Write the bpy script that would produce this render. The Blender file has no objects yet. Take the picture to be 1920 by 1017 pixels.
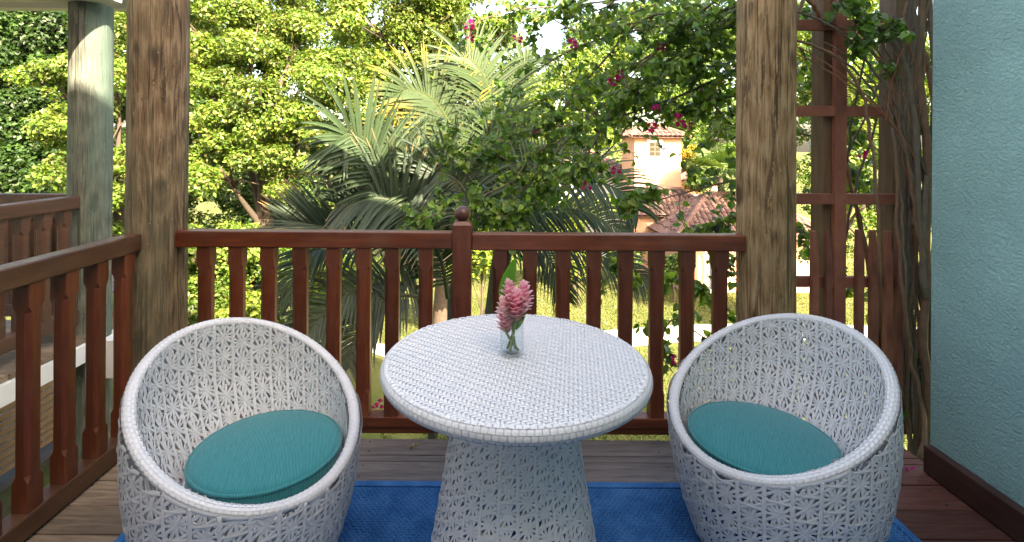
import bpy, bmesh, math, random
import numpy as np
from mathutils import Vector, Matrix

random.seed(7)
RNG = np.random.default_rng(11)
sc = bpy.context.scene
col = sc.collection
R = math.radians

# ------------------------------------------------------------------ camera
EYE, FPX, PX, PY, ROLL = 1.4, 950.0, 920.0, 270.0, R(0.35)
cam_d = bpy.data.cameras.new('camera')
cam = bpy.data.objects.new('camera', cam_d); col.objects.link(cam)
cam_d.sensor_width = 36.0
cam_d.lens = FPX / 1920 * 36
cam_d.shift_x = (960 - PX) / 1920
cam_d.shift_y = -(508.5 - PY) / 1920
cam_d.clip_start = 0.02
cam_d.clip_end = 2000
cam.matrix_world = Matrix.Translation((0, 0, EYE)) @ Matrix.Rotation(R(90), 4, 'X') @ Matrix.Rotation(ROLL, 4, 'Z')
sc.camera = cam

# ------------------------------------------------------------------ light
SUN_EL, SUN_AZ = R(36), R(150)          # azimuth clockwise from +Y: the sun stands behind and to the right
w = bpy.data.worlds.new('World'); sc.world = w; w.use_nodes = True
wn = w.node_tree.nodes; wl = w.node_tree.links
sky = wn.new('ShaderNodeTexSky'); sky.sky_type = 'NISHITA'; sky.sun_disc = False
sky.sun_elevation = SUN_EL; sky.sun_rotation = SUN_AZ
sky.air_density = 1.0; sky.dust_density = 4.0; sky.ozone_density = 0.6
wn['Background'].inputs['Strength'].default_value = 0.15
wl.new(sky.outputs[0], wn['Background'].inputs['Color'])
sd = bpy.data.lights.new('sun', 'SUN'); so = bpy.data.objects.new('sun', sd); col.objects.link(so)
sd.energy = 4.5; sd.angle = R(0.5); sd.color = (1.0, 0.94, 0.83)
sdir = Vector((math.sin(SUN_AZ) * math.cos(SUN_EL), math.cos(SUN_AZ) * math.cos(SUN_EL), math.sin(SUN_EL)))
so.rotation_euler = sdir.to_track_quat('Z', 'Y').to_euler()
so.location = (6, -6, 9)
sc.view_settings.view_transform = 'Standard'
sc.view_settings.look = 'None'
sc.view_settings.gamma = 1.0
sc.view_settings.use_white_balance = True       # balanced for open shade, as the photograph is
sc.view_settings.white_balance_temperature = 8100
sc.view_settings.exposure = 2.88
sc.render.engine = 'CYCLES'
sc.cycles.max_bounces = 10
sc.cycles.diffuse_bounces = 5
sc.cycles.transmission_bounces = 8
sc.cycles.sample_clamp_indirect = 8.0
sc.cycles.use_denoising = True

# ------------------------------------------------------------------ helpers
_c, _s = math.cos(ROLL), math.sin(ROLL)
def at(px, py, d):
    """world point that stands at depth d behind a photo pixel"""
    u, v = px - PX, py - PY
    x, y = _c * u + _s * v, -_s * u + _c * v
    return Vector((x * d / FPX, d, EYE - y * d / FPX))

def np_mesh(name, V, F, colr=None, smooth=False):
    V = np.asarray(V, np.float32); F = np.asarray(F, np.int32)
    me = bpy.data.meshes.new(name)
    me.vertices.add(len(V)); me.vertices.foreach_set('co', V.ravel())
    k = F.shape[1]
    me.loops.add(F.size); me.loops.foreach_set('vertex_index', F.ravel())
    me.polygons.add(len(F)); me.polygons.foreach_set('loop_start', np.arange(0, F.size, k, dtype=np.int32))
    me.polygons.foreach_set('use_smooth', np.full(len(F), smooth, bool))
    if colr is not None:
        a = me.color_attributes.new('tint', 'FLOAT_COLOR', 'POINT')
        c4 = np.ones((len(V), 4), np.float32); c4[:, :colr.shape[1]] = colr
        a.data.foreach_set('color', c4.ravel())
    me.update(calc_edges=True)
    return me

def link(name, me, mat=None, parent=None, loc=None, rot=None):
    o = bpy.data.objects.new(name, me); col.objects.link(o)
    if me is not None and mat is not None and len(me.materials) == 0:
        me.materials.append(mat)
    if parent is not None: o.parent = parent
    if loc is not None: o.location = loc
    if rot is not None: o.rotation_euler = rot
    return o

def tag(o, label=None, cat=None, group=None, kind=None):
    if label: o['label'] = label
    if cat: o['category'] = cat
    if group: o['group'] = group
    if kind: o['kind'] = kind
    return o

def empty(name, loc, label=None, cat=None, group=None, kind=None, rotz=0):
    o = bpy.data.objects.new(name, None); col.objects.link(o)
    o.location = loc; o.rotation_euler = (0, 0, rotz); o.empty_display_size = .1
    return tag(o, label, cat, group, kind)

class MB:
    """collects shapes into one mesh"""
    def __init__(s): s.v = []; s.f = []
    def add(s, V, F):
        n = len(s.v); s.v += [tuple(p) for p in V]; s.f += [tuple(i + n for i in q) for q in F]
    def box(s, lo, hi, M=None):
        x0, y0, z0 = lo; x1, y1, z1 = hi
        V = [Vector(p) for p in ((x0,y0,z0),(x1,y0,z0),(x1,y1,z0),(x0,y1,z0),(x0,y0,z1),(x1,y0,z1),(x1,y1,z1),(x0,y1,z1))]
        if M is not None: V = [M @ p for p in V]
        s.add(V, [(0,3,2,1),(4,5,6,7),(0,1,5,4),(1,2,6,5),(2,3,7,6),(3,0,4,7)])
    def tube(s, pts, rad, n=8, cap=True):
        pts = [Vector(p) for p in pts]
        if not hasattr(rad, '__len__'): rad = [rad] * len(pts)
        V = []; F = []
        t0 = (pts[1] - pts[0]).normalized()
        a = t0.orthogonal().normalized()
        for i, p in enumerate(pts):
            t = (pts[min(i+1, len(pts)-1)] - pts[max(i-1, 0)]).normalized()
            a = (a - t * a.dot(t)).normalized(); b = t.cross(a)
            for k in range(n):
                an = 2 * math.pi * k / n
                V.append(p + (a * math.cos(an) + b * math.sin(an)) * rad[i])
        for i in range(len(pts) - 1):
            for k in range(n):
                F.append((i*n+k, i*n+(k+1)%n, (i+1)*n+(k+1)%n, (i+1)*n+k))
        if cap:
            F.append(tuple(range(n-1, -1, -1))); F.append(tuple(range((len(pts)-1)*n, len(pts)*n)))
        s.add(V, F)
    def lathe(s, prof, n=32, M=None):
        V = []; F = []
        for r, z in prof:
            for k in range(n):
                an = 2*math.pi*k/n; p = Vector((r*math.cos(an), r*math.sin(an), z))
                V.append(M @ p if M is not None else p)
        for i in range(len(prof)-1):
            for k in range(n):
                F.append((i*n+k, i*n+(k+1)%n, (i+1)*n+(k+1)%n, (i+1)*n+k))
        s.add(V, F)
    def mesh(s, name, smooth=False, bevel=0, seg=2):
        me = bpy.data.meshes.new(name); me.from_pydata(s.v, [], s.f)
        if bevel:
            bm = bmesh.new(); bm.from_mesh(me)
            bmesh.ops.recalc_face_normals(bm, faces=bm.faces)
            bmesh.ops.bevel(bm, geom=bm.edges[:], offset=bevel, segments=seg, affect='EDGES', profile=.6)
            bm.to_mesh(me); bm.free()
        me.polygons.foreach_set('use_smooth', np.full(len(me.polygons), smooth, bool))
        me.update(); return me
    def build(s, name, mat, parent=None, loc=None, rot=None, **k):
        return link(name, s.mesh(name, **k), mat, parent, loc, rot)

def box_obj(name, lo, hi, mat, parent=None, bevel=.004, seg=2):
    """a box whose origin is at its centre"""
    c = [(a+b)/2 for a, b in zip(lo, hi)]
    m = MB(); m.box([a-q for a, q in zip(lo, c)], [b-q for b, q in zip(hi, c)])
    return m.build(name, mat, parent, loc=c, bevel=bevel, seg=seg)

def spline(pts, n):
    """Catmull-Rom through the points"""
    P = [Vector(p) for p in pts]; P = [P[0]*2 - P[1]] + P + [P[-1]*2 - P[-2]]
    out = []; m = len(P) - 3
    for i in range(n):
        t = i / (n-1) * m; k = min(int(t), m-1); u = t - k
        a, b, c, d = P[k:k+4]
        out.append(.5*((2*b) + (c-a)*u + (2*a-5*b+4*c-d)*u*u + (3*b-a-3*c+d)*u**3))
    return out

# ------------------------------------------------------------------ materials
MATS = {}
def mat(name, rough=.5, spec=.5):
    m = bpy.data.materials.new(name); m.use_nodes = True; MATS[name] = m
    b = m.node_tree.nodes['Principled BSDF']
    b.inputs['Roughness'].default_value = rough
    b.inputs['Specular IOR Level'].default_value = spec
    return m, m.node_tree, b
def N(t, typ, **k):
    n = t.nodes.new(typ)
    for a, v in k.items():
        if hasattr(n, a): setattr(n, a, v)
        else: n.inputs[a.replace('_', ' ')].default_value = v
    return n
def coords(t, scale=(1,1,1), kind='Object', rot=(0,0,0)):
    tc = N(t, 'ShaderNodeTexCoord'); mp = N(t, 'ShaderNodeMapping')
    mp.inputs['Scale'].default_value = scale; mp.inputs['Rotation'].default_value = rot
    t.links.new(tc.outputs[kind], mp.inputs['Vector']); return mp.outputs[0]
def noise(t, vec, scale, detail=4, rough=.55, dist=0):
    n = N(t, 'ShaderNodeTexNoise'); n.inputs['Scale'].default_value = scale
    n.inputs['Detail'].default_value = detail; n.inputs['Roughness'].default_value = rough; n.inputs['Distortion'].default_value = dist
    t.links.new(vec, n.inputs['Vector']); return n.outputs['Fac']
def ramp(t, fac, stops):
    r = N(t, 'ShaderNodeValToRGB'); e = r.color_ramp.elements
    while len(e) < len(stops): e.new(.5)
    for q, (p, c) in zip(e, stops):
        q.position = p; q.color = (c[0], c[1], c[2], 1) if hasattr(c, '__len__') else (c, c, c, 1)
    t.links.new(fac, r.inputs[0]); return r.outputs[0]
def mix(t, a, b, fac, mode='MIX'):
    m = N(t, 'ShaderNodeMix', data_type='RGBA', blend_type=mode)
    for sock, v in ((m.inputs[0], fac), (m.inputs[6], a), (m.inputs[7], b)):
        if hasattr(v, 'is_output'): t.links.new(v, sock)
        elif hasattr(v, '__len__'): sock.default_value = (v[0], v[1], v[2], 1)
        else: sock.default_value = v
    return m.outputs[2]
def math_n(t, op, a, b=0.0):
    m = N(t, 'ShaderNodeMath', operation=op)
    for i, v in ((0, a), (1, b)):
        if hasattr(v, 'is_output'): t.links.new(v, m.inputs[i])
        else: m.inputs[i].default_value = v
    return m.outputs[0]
def bump(t, b, h, strength=.3, dist=.01):
    n = N(t, 'ShaderNodeBump'); n.inputs['Strength'].default_value = strength; n.inputs['Distance'].default_value = dist
    t.links.new(h, n.inputs['Height']); t.links.new(n.outputs[0], b.inputs['Normal'])
def put(t, b, colour=None, rough=None):
    if colour is not None: t.links.new(colour, b.inputs['Base Color'])
    if rough is not None: t.links.new(rough, b.inputs['Roughness'])
def orand(t): return N(t, 'ShaderNodeObjectInfo').outputs['Random']

def log_mat(name, dark, mid, pale, moss, moss_amt):
    m, t, b = mat(name, .75, .25)
    v2 = coords(t, (1, 1, 1))
    g = noise(t, coords(t, (1, 1, .03)), 120, 5, .7, .8)
    fig = noise(t, coords(t, (1, 1, .22)), 16, 5, .6, 2.5)
    w = N(t, 'ShaderNodeTexWave', wave_type='RINGS', bands_direction='X'); w.inputs['Scale'].default_value = 11
    w.inputs['Distortion'].default_value = 7; w.inputs['Detail'].default_value = 4; w.inputs['Detail Scale'].default_value = 1.1
    t.links.new(coords(t, (1, 1, .14)), w.inputs['Vector'])
    f = mix(t, mix(t, g, w.outputs['Fac'], .12), fig, .30)
    c = ramp(t, f, [(.36, dark), (.5, mid), (.64, pale)])
    blot = ramp(t, noise(t, coords(t, (1, 1, .10)), 22, 6, .75, 1.0), [(.545, 0), (.585, 1)])
    c = mix(t, c, [q*.5 for q in dark], math_n(t, 'MULTIPLY', blot, .72))
    pp = ramp(t, noise(t, coords(t, (1.1, 1.1, .13)), 17, 6, .75, 1.4), [(.56, 0), (.60, 1)])
    c = mix(t, c, [q*1.15 for q in pale], math_n(t, 'MULTIPLY', pp, .5))
    ck = ramp(t, noise(t, coords(t, (1, 1, .018)), 55, 4, .6, 1.2), [(.575, 0), (.61, 1)])
    c = mix(t, c, [q*.25 for q in dark], math_n(t, 'MULTIPLY', ck, .8))
    vo = N(t, 'ShaderNodeTexVoronoi'); vo.inputs['Scale'].default_value = 5.0; t.links.new(coords(t, (1, 1, .62)), vo.inputs['Vector'])
    kn = ramp(t, math_n(t, 'ADD', vo.outputs['Distance'], math_n(t, 'MULTIPLY', fig, .10)), [(.16, 1), (.27, 0)])
    c = mix(t, c, [q*.45 for q in dark], math_n(t, 'MULTIPLY', kn, .85))
    sp = ramp(t, noise(t, v2, 55, 2), [(.70, 0), (.74, 1)])
    c = mix(t, c, (.42, .36, .28), math_n(t, 'MULTIPLY', sp, .5))
    mo = ramp(t, noise(t, coords(t, (1, 1, .12)), 6, 4), [(.40, 0), (.60, 1)])
    c = mix(t, c, moss, math_n(t, 'MULTIPLY', mo, moss_amt))
    put(t, b, c)
    crack = noise(t, coords(t, (1, 1, .03)), 60, 5, .75, .5)
    bump(t, b, mix(t, f, crack, .5), .8, .014)
    return m
M_POST_A = log_mat('old_log', (.05, .029, .016), (.155, .098, .056), (.28, .20, .125), (.15, .145, .09), .5)
M_POST_B = log_mat('warm_log', (.10, .052, .022), (.31, .185, .088), (.47, .32, .18), (.17, .135, .08), .25)
M_POST_C = log_mat('green_log', (.055, .05, .042), (.13, .13, .11), (.21, .22, .185), (.09, .14, .115), .8)

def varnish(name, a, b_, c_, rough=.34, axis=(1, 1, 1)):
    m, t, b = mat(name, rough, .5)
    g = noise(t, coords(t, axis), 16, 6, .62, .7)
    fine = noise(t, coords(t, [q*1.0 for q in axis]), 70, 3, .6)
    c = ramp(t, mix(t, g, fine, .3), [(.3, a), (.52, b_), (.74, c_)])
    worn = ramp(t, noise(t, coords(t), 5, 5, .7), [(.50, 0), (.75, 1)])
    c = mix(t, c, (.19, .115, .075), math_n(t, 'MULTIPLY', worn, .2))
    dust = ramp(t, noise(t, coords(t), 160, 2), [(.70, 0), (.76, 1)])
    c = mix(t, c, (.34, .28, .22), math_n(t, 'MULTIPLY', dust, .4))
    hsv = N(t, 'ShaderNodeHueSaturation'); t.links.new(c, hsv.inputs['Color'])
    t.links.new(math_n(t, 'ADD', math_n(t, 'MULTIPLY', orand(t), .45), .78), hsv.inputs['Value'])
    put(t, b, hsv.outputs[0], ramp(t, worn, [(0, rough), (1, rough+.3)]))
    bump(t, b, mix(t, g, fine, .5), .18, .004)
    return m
RED = ((.044, .009, .004), (.122, .028, .010), (.22, .062, .023))
M_RAIL_X = varnish('varnished_rail', *RED, axis=(.1, 1, 1))
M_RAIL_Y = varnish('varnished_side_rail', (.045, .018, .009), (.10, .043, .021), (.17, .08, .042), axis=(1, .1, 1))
M_RAIL_Z = varnish('varnished_baluster', *RED, axis=(1, 1, .1))
M_BALL = varnish('varnished_ball', (.05, .013, .008), (.09, .025, .015), (.14, .05, .03), .3)
M_SKIRT = varnish('dark_skirting', (.02, .007, .006), (.045, .016, .012), (.075, .03, .022), .5, (1, .1, 1))
M_TREL = varnish('trellis_lath', (.14, .04, .024), (.26, .085, .052), (.36, .14, .085), .55, (.2, 1, .2))
M_TPOST = varnish('trellis_post_wood', (.09, .045, .022), (.19, .105, .055), (.28, .17, .09), .6, (1, 1, .1))

def deck_mat():
    m, t, b = mat('weathered_deck', .68, .35)
    v = coords(t, (.09, 1, 1)); g = noise(t, v, 26, 7, .68, 1.0); f = noise(t, v, 95, 3, .6)
    k = mix(t, g, f, .35)
    grey = ramp(t, k, [(.28, (.045, .036, .036)), (.5, (.115, .098, .095)), (.75, (.205, .18, .17))])
    red = ramp(t, k, [(.28, (.04, .012, .009)), (.5, (.105, .036, .025)), (.75, (.18, .08, .058))])
    tan = ramp(t, k, [(.28, (.07, .045, .028)), (.5, (.20, .143, .098)), (.75, (.36, .275, .19))])
    geo = N(t, 'ShaderNodeNewGeometry'); sx = N(t, 'ShaderNodeSeparateXYZ'); t.links.new(geo.outputs['Position'], sx.inputs[0])
    wob = noise(t, coords(t, kind='Generated'), 3, 2)
    def step(a, c):
        mr = N(t, 'ShaderNodeMapRange'); mr.inputs[1].default_value = a; mr.inputs[2].default_value = c
        t.links.new(math_n(t, 'ADD', sx.outputs[0], math_n(t, 'MULTIPLY', wob, .3)), mr.inputs[0]); return mr.outputs[0]
    c = mix(t, grey, red, step(1.25, 1.55)); c = mix(t, tan, c, step(-1.2, -.55))
    hsv = N(t, 'ShaderNodeHueSaturation'); t.links.new(c, hsv.inputs['Color'])
    t.links.new(math_n(t, 'ADD', math_n(t, 'MULTIPLY', orand(t), .5), .72), hsv.inputs['Value'])
    put(t, b, hsv.outputs[0]); bump(t, b, k, .5, .004)
    return m
M_DECK = deck_mat()

def stucco(name, base, amp=.1, scale=60, strength=.6, dist=.012):
    m, t, b = mat(name, .62, .35)
    v = coords(t)
    n1 = noise(t, coords(t, (1, 1, 1.35)), scale, 3, .5, .6); n2 = noise(t, v, 2.2, 4)
    c = mix(t, base, [q*(1-amp*2.2) for q in base], ramp(t, n2, [(.35, 0), (.7, 1)]))
    put(t, b, c)
    h = ramp(t, n1, [(.36, 0), (.62, 1)])
    bump(t, b, mix(t, h, noise(t, v, scale*3, 2), .25), strength, dist)
    return m
M_TEAL = stucco('teal_stucco', (.275, .47, .46), .10, 70, .5, .010)
M_CREAM = stucco('cream_wall', (.72, .66, .55))
M_ORANGE = stucco('terracotta_wall', (.74, .385, .25), .05, 20, .2)
M_WHITEW = stucco('white_house_wall', (.75, .72, .66), .05, 20, .2)

def plain(name, c, rough=.5, var=.12, scale=8, spec=.5):
    m, t, b = mat(name, rough, spec)
    put(t, b, mix(t, c, [q*(1-var*2) for q in c], noise(t, coords(t), scale, 4)))
    return m
M_WHITE = plain('white_paint', (.72, .72, .72), .5, .06, 6)
M_WICK = plain('white_wicker', (.71, .695, .705), .40, .05, 9)
M_BARK = plain('tree_bark', (.095, .068, .048), .9, .3, 14)
M_STEM = plain('vine_bark', (.31, .165, .095), .7, .34, 22)
M_TWIG = plain('dark_twig', (.19, .135, .10), .8, .25, 30)
M_SLAT = plain('slat_wood', (.30, .165, .075), .7, .3, 12)
M_SHING = plain('dark_shingle', (.075, .075, .085), .8, .3, 18)
M_REDP = plain('red_paint', (.55, .07, .03), .5, .1, 8)
M_PATH = plain('pale_path', (.50, .45, .39), .85, .1, 4)
M_STONE = plain('pale_stone', (.50, .45, .38), .85, .2, 6)
M_METAL = plain('steel_bolt', (.35, .35, .36), .35, .1, 20)
M_TILE = None
def tile_mat():
    m, t, b = mat('clay_tile', .8, .25)
    a = noise(t, coords(t), 2.6, 3); c = noise(t, coords(t), 14, 3)
    put(t, b, ramp(t, mix(t, a, c, .5), [(.3, (.085, .045, .038)), (.5, (.17, .095, .078)), (.7, (.28, .18, .15))]))
    return m
M_TILE = tile_mat()
def pane_mat():
    m, t, b = mat('window_glass', .08, .6)
    b.inputs['Base Color'].default_value = (.045, .042, .032, 1); return m
M_PANE = pane_mat()

def leaf_mat(name, trans=.35, rough=.42, spec=.45, tint=(1.25, 1.35, .55)):
    m, t, b = mat(name, rough, spec)
    a = N(t, 'ShaderNodeAttribute', attribute_name='tint')
    t.links.new(a.outputs['Color'], b.inputs['Base Color'])
    tr = N(t, 'ShaderNodeBsdfTranslucent')
    br = mix(t, a.outputs['Color'], tint, 1.0, 'MULTIPLY')
    t.links.new(br, tr.inputs['Color'])
    mx = N(t, 'ShaderNodeMixShader'); mx.inputs[0].default_value = trans
    t.links.new(b.outputs[0], mx.inputs[1]); t.links.new(tr.outputs[0], mx.inputs[2])
    t.links.new(mx.outputs[0], t.nodes['Material Output'].inputs['Surface'])
    return m
M_LEAF = leaf_mat('leaf')
M_FROND = leaf_mat('palm_leaflet', .22, .52, .3)
M_VLEAF = leaf_mat('vine_leaf', .42, .38, .5)
M_PETAL = leaf_mat('petal', .5, .5, .3, (1, 1, 1))

def single_leaf(name, c, trans=.3, rough=.4, veins=False):
    m, t, b = mat(name, rough, .5)
    cc = mix(t, c, [q*.6 for q in c], noise(t, coords(t), 25, 3))
    hsv = N(t, 'ShaderNodeHueSaturation'); t.links.new(cc, hsv.inputs['Color'])
    t.links.new(math_n(t, 'ADD', math_n(t, 'MULTIPLY', orand(t), .9), .6), hsv.inputs['Value'])
    t.links.new(hsv.outputs[0], b.inputs['Base Color'])
    tr = N(t, 'ShaderNodeBsdfTranslucent'); t.links.new(mix(t, hsv.outputs[0], (1.2, 1.4, .5), 1.0, 'MULTIPLY'), tr.inputs['Color'])
    mx = N(t, 'ShaderNodeMixShader'); mx.inputs[0].default_value = trans
    t.links.new(b.outputs[0], mx.inputs[1]); t.links.new(tr.outputs[0], mx.inputs[2])
    t.links.new(mx.outputs[0], t.nodes['Material Output'].inputs['Surface'])
    return m
M_VLEAF1 = single_leaf('vine_leaf_single', (.10, .20, .03))
M_GLEAF = single_leaf('ginger_leaf', (.09, .26, .03), .3)

def fabric():
    m, t, b = mat('teal_fabric', .8, .3)
    v = coords(t)
    wv = N(t, 'ShaderNodeTexWave', wave_type='BANDS', bands_direction='X'); wv.inputs['Scale'].default_value = 75
    wv.inputs['Distortion'].default_value = .6; wv.inputs['Detail'].default_value = 2; t.links.new(v, wv.inputs['Vector'])
    st = noise(t, coords(t, (60, 5, 5)), 6, 3, .6)
    c = ramp(t, mix(t, wv.outputs['Fac'], st, .6), [(.2, (.004, .095, .11)), (.55, (.010, .19, .205)), (.85, (.04, .28, .29))])
    put(t, b, c); bump(t, b, wv.outputs['Fac'], .35, .0015)
    b.inputs['Sheen Weight'].default_value = .25
    return m
M_FAB = fabric()
def rug_mat():
    m, t, b = mat('blue_rug', .92, .15)
    v = coords(t)
    k = mix(t, noise(t, v, 180, 3, .7), noise(t, v, 9, 4), .45)
    put(t, b, ramp(t, k, [(.3, (.009, .055, .16)), (.5, (.027, .135, .34)), (.72, (.085, .25, .50))]))
    bump(t, b, noise(t, v, 320, 2), .5, .002)
    return m
M_RUG = rug_mat()
def grass_mat():
    m, t, b = mat('lawn_grass', .9, .15)
    v = coords(t)
    g = ramp(t, mix(t, noise(t, v, .55, 5, .6), noise(t, v, 22, 4, .7), .5),
             [(.3, (.05, .076, .016)), (.5, (.105, .120, .034)), (.7, (.19, .175, .070))])
    d = ramp(t, mix(t, noise(t, v, 5, 5, .7), noise(t, v, 60, 3), .4), [(.3, (.05, .035, .022)), (.7, (.19, .145, .10))])
    geo = N(t, 'ShaderNodeNewGeometry'); sx = N(t, 'ShaderNodeSeparateXYZ'); t.links.new(geo.outputs['Position'], sx.inputs[0])
    mr = N(t, 'ShaderNodeMapRange'); mr.inputs[1].default_value = -3.2; mr.inputs[2].default_value = -2.0
    t.links.new(sx.outputs[2], mr.inputs[0])
    pat = ramp(t, noise(t, v, 1.6, 4, .65), [(.44, 0), (.56, 1)])
    put(t, b, mix(t, g, d, math_n(t, 'MULTIPLY', mr.outputs[0], pat)))
    bump(t, b, noise(t, v, 60, 4, .8), .8, .04)
    return m
M_GRASS = grass_mat()
def thin_glass(name, c, ior, gain):
    m, t, b = mat(name, .02, .5)
    tr = N(t, 'ShaderNodeBsdfTransparent'); tr.inputs['Color'].default_value = (*c, 1)
    gl = N(t, 'ShaderNodeBsdfGlossy'); gl.inputs['Roughness'].default_value = .02
    lw = N(t, 'ShaderNodeLayerWeight'); lw.inputs['Blend'].default_value = .5
    mx = N(t, 'ShaderNodeMixShader')
    t.links.new(math_n(t, 'ADD', math_n(t, 'MULTIPLY', math_n(t, 'POWER', lw.outputs['Facing'], 4.0), gain), .03), mx.inputs[0])
    t.links.new(tr.outputs[0], mx.inputs[1]); t.links.new(gl.outputs[0], mx.inputs[2])
    t.links.new(mx.outputs[0], t.nodes['Material Output'].inputs['Surface'])
    return m
M_GLASS = thin_glass('clear_glass', (.98, .99, .99), 1.5, .55)
M_WATER = thin_glass('vase_water', (.97, .99, .99), 1.33, .3)

# ------------------------------------------------------------------ terrain
GZ = -4.0
def sstep(x, a, b):
    t = np.clip((x - a) / (b - a), 0, 1); return t*t*(3-2*t)
def ground_z(x, y):
    x = np.asarray(x, float); y = np.asarray(y, float)
    s = sstep(-x, 1.2, 3.6) * (1 - sstep(y, 5.5, 15))
    return GZ + 2.75*s + .9*sstep(-x, 6, 20) * sstep(y, 9, 20) + .05*np.sin(x*1.3+y*.7)*s
gx = np.concatenate([np.linspace(-260, -32, 12), np.linspace(-30, 40, 120), np.linspace(42, 260, 12)])
gy = np.concatenate([np.linspace(-60, -4, 8), np.linspace(-3, 50, 110), np.linspace(53, 500, 16)])
XX, YY = np.meshgrid(gx, gy)
V = np.stack([XX, YY, ground_z(XX, YY)], -1).reshape(-1, 3)
i, j = np.meshgrid(np.arange(len(gx)-1), np.arange(len(gy)-1)); q = (j*len(gx)+i).ravel()
link('ground', np_mesh('ground', V, np.stack([q, q+1, q+1+len(gx), q+len(gx)], 1), smooth=True), M_GRASS)['kind'] = 'structure'
bx = RNG.uniform(-5, 17, 90000); by = 8.5 + 15*RNG.uniform(0, 1, 90000)**1.5
bz = ground_z(bx, by); pth = np.interp(bx, [-14, -6, -1, 3, 7, 14, 26], [11.2, 12.0, 12.7, 13.9, 14.6, 14.4, 13.5])
ok_ = (np.abs(by-pth) > .75) & (bz < -3.6); bx, by, bz = bx[ok_], by[ok_], bz[ok_]; nb_ = len(bx)
an = RNG.uniform(0, 6.28, nb_); hh = RNG.uniform(.03, .09, nb_); dx, dy = np.cos(an)*.014, np.sin(an)*.014
V = np.stack([np.stack([bx-dx, by-dy, bz], 1), np.stack([bx+dx, by+dy, bz], 1), np.stack([bx+RNG.normal(0, .03, nb_), by+RNG.normal(0, .03, nb_), bz+hh], 1)], 1).reshape(-1, 3)
gc = np.array([(.075, .10, .02), (.10, .120, .028), (.16, .150, .05), (.05, .085, .018)])[RNG.integers(0, 4, nb_)]
tag(link('lawn_grass', np_mesh('lawn_grass', V, np.arange(nb_*3).reshape(-1, 3), np.repeat(gc, 3, 0)), M_LEAF), 'short sunlit lawn grass beyond the railing', 'grass', kind='stuff')
# curving pale garden path laid on the lawn
pc = spline([(-14, 11.2, 0), (-6, 12.0, 0), (-1, 12.7, 0), (3, 13.9, 0), (7, 14.6, 0), (14, 14.4, 0), (26, 13.5, 0)], 60)
V = []; F = []
for k, p in enumerate(pc):
    t = (pc[min(k+1, 59)] - pc[max(k-1, 0)]).normalized(); s_ = Vector((-t.y, t.x, 0))
    for sg in (-.62, .62):
        pp = p + s_*sg; V.append((pp.x, pp.y, float(ground_z(pp.x, pp.y)) + .03))
    if k: F.append((2*k-2, 2*k, 2*k+1, 2*k-1))
link('garden_path', np_mesh('garden_path', V, F), M_PATH)['kind'] = 'structure'

# ------------------------------------------------------------------ our balcony: deck, walls, added beams
DECK_Y = 2.405
deck = empty('deck_floor', (0, 0, 0), kind='structure')
edges = [2.405, 2.277, 2.231, 2.096, 1.951, 1.806, 1.661, 1.516, 1.371, 1.226, 1.081, .936, .791, .646, .50, .36, .21, .07, -.07, -.21, -.36, -.5, -.65, -.8, -.94, -1.09, -1.24, -1.39, -1.54, -1.69, -1.84, -1.99, -2.14, -2.29, -2.44, -2.59, -2.74, -2.89]
for a, b in zip(edges[:-1], edges[1:]):
    o = box_obj('plank', (-1.72, b+.0025, -.032), (1.93, a-.0025, 0), M_DECK, deck, .0035)
    o.location.z += random.uniform(-.002, .001)
    # screw heads along the joists
m = MB()
for x in (-1.62, -1.2, -.55, .12, .78, 1.42, 1.80):
    for a, b in zip(edges[:9], edges[1:10]):
        if a-b < .06: continue
        for f in (.22, .78):
            m.lathe([(.0001, .0012), (.0045, .0010), (.0048, -.002)], 8, Matrix.Translation((x+random.uniform(-.01, .01), b+(a-b)*f, 0)))
tag(m.build('screw_heads', M_SHING, deck), kind='stuff')
for x in (-1.5, -.55, .4, 1.35):
    box_obj('joist', (x-.03, -2.9, -.20), (x+.03, 2.36, -.036), M_TPOST, deck)

wall = empty('stucco_wall', (3, 1, 0), 'teal textured stucco wall beside the right chair', 'wall')
m = MB(); m.box((1.91, -2.96, -4.2), (8.2, 2.195, 4.4))
o = m.build('wall_face', M_TEAL, None, bevel=.006); o.parent = wall; o.matrix_parent_inverse = Matrix.Translation((-3, -1, 0))
def kid(o, p):
    o.parent = p; o.matrix_parent_inverse = Matrix.LocRotScale(p.location, p.rotation_euler, None).inverted(); return o
kid(box_obj('skirting_board', (1.868, -2.9, .004), (1.907, 2.18, .118), M_SKIRT, None, .006), wall)
bw = tag(box_obj('sun_block_wall', (-7.0, -3.4, -4.2), (9.5, -3.0, 7.12), M_CREAM, None), 'unseen cream rear wall behind the viewer, raised to block the sun', 'wall')  # house wall out of view; its height is set to keep the sun off
bw2 = tag(box_obj('house_ground_storey', (-1.9, -2.95, -4.2), (1.9, 1.2, -.35), M_CREAM, None), 'cream lower storey wall beneath the balcony', 'wall')
rf = empty('added_pergola', (0, 0, 2.62), 'white open beams added above the balcony, unseen, to shape its light', 'added_pergola')  # added out of view: open beams let skylight down and streak it
kid(box_obj('front_beam', (-1.80, 2.41, 2.64), (1.90, 2.54, 2.80), M_WHITE, None), rf)
for x in (-1.7, -.75, .2, 1.15): kid(box_obj('rafter', (x-.025, -2.99, 2.805), (x+.025, 2.70, 2.93), M_WHITE, None), rf)

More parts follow.
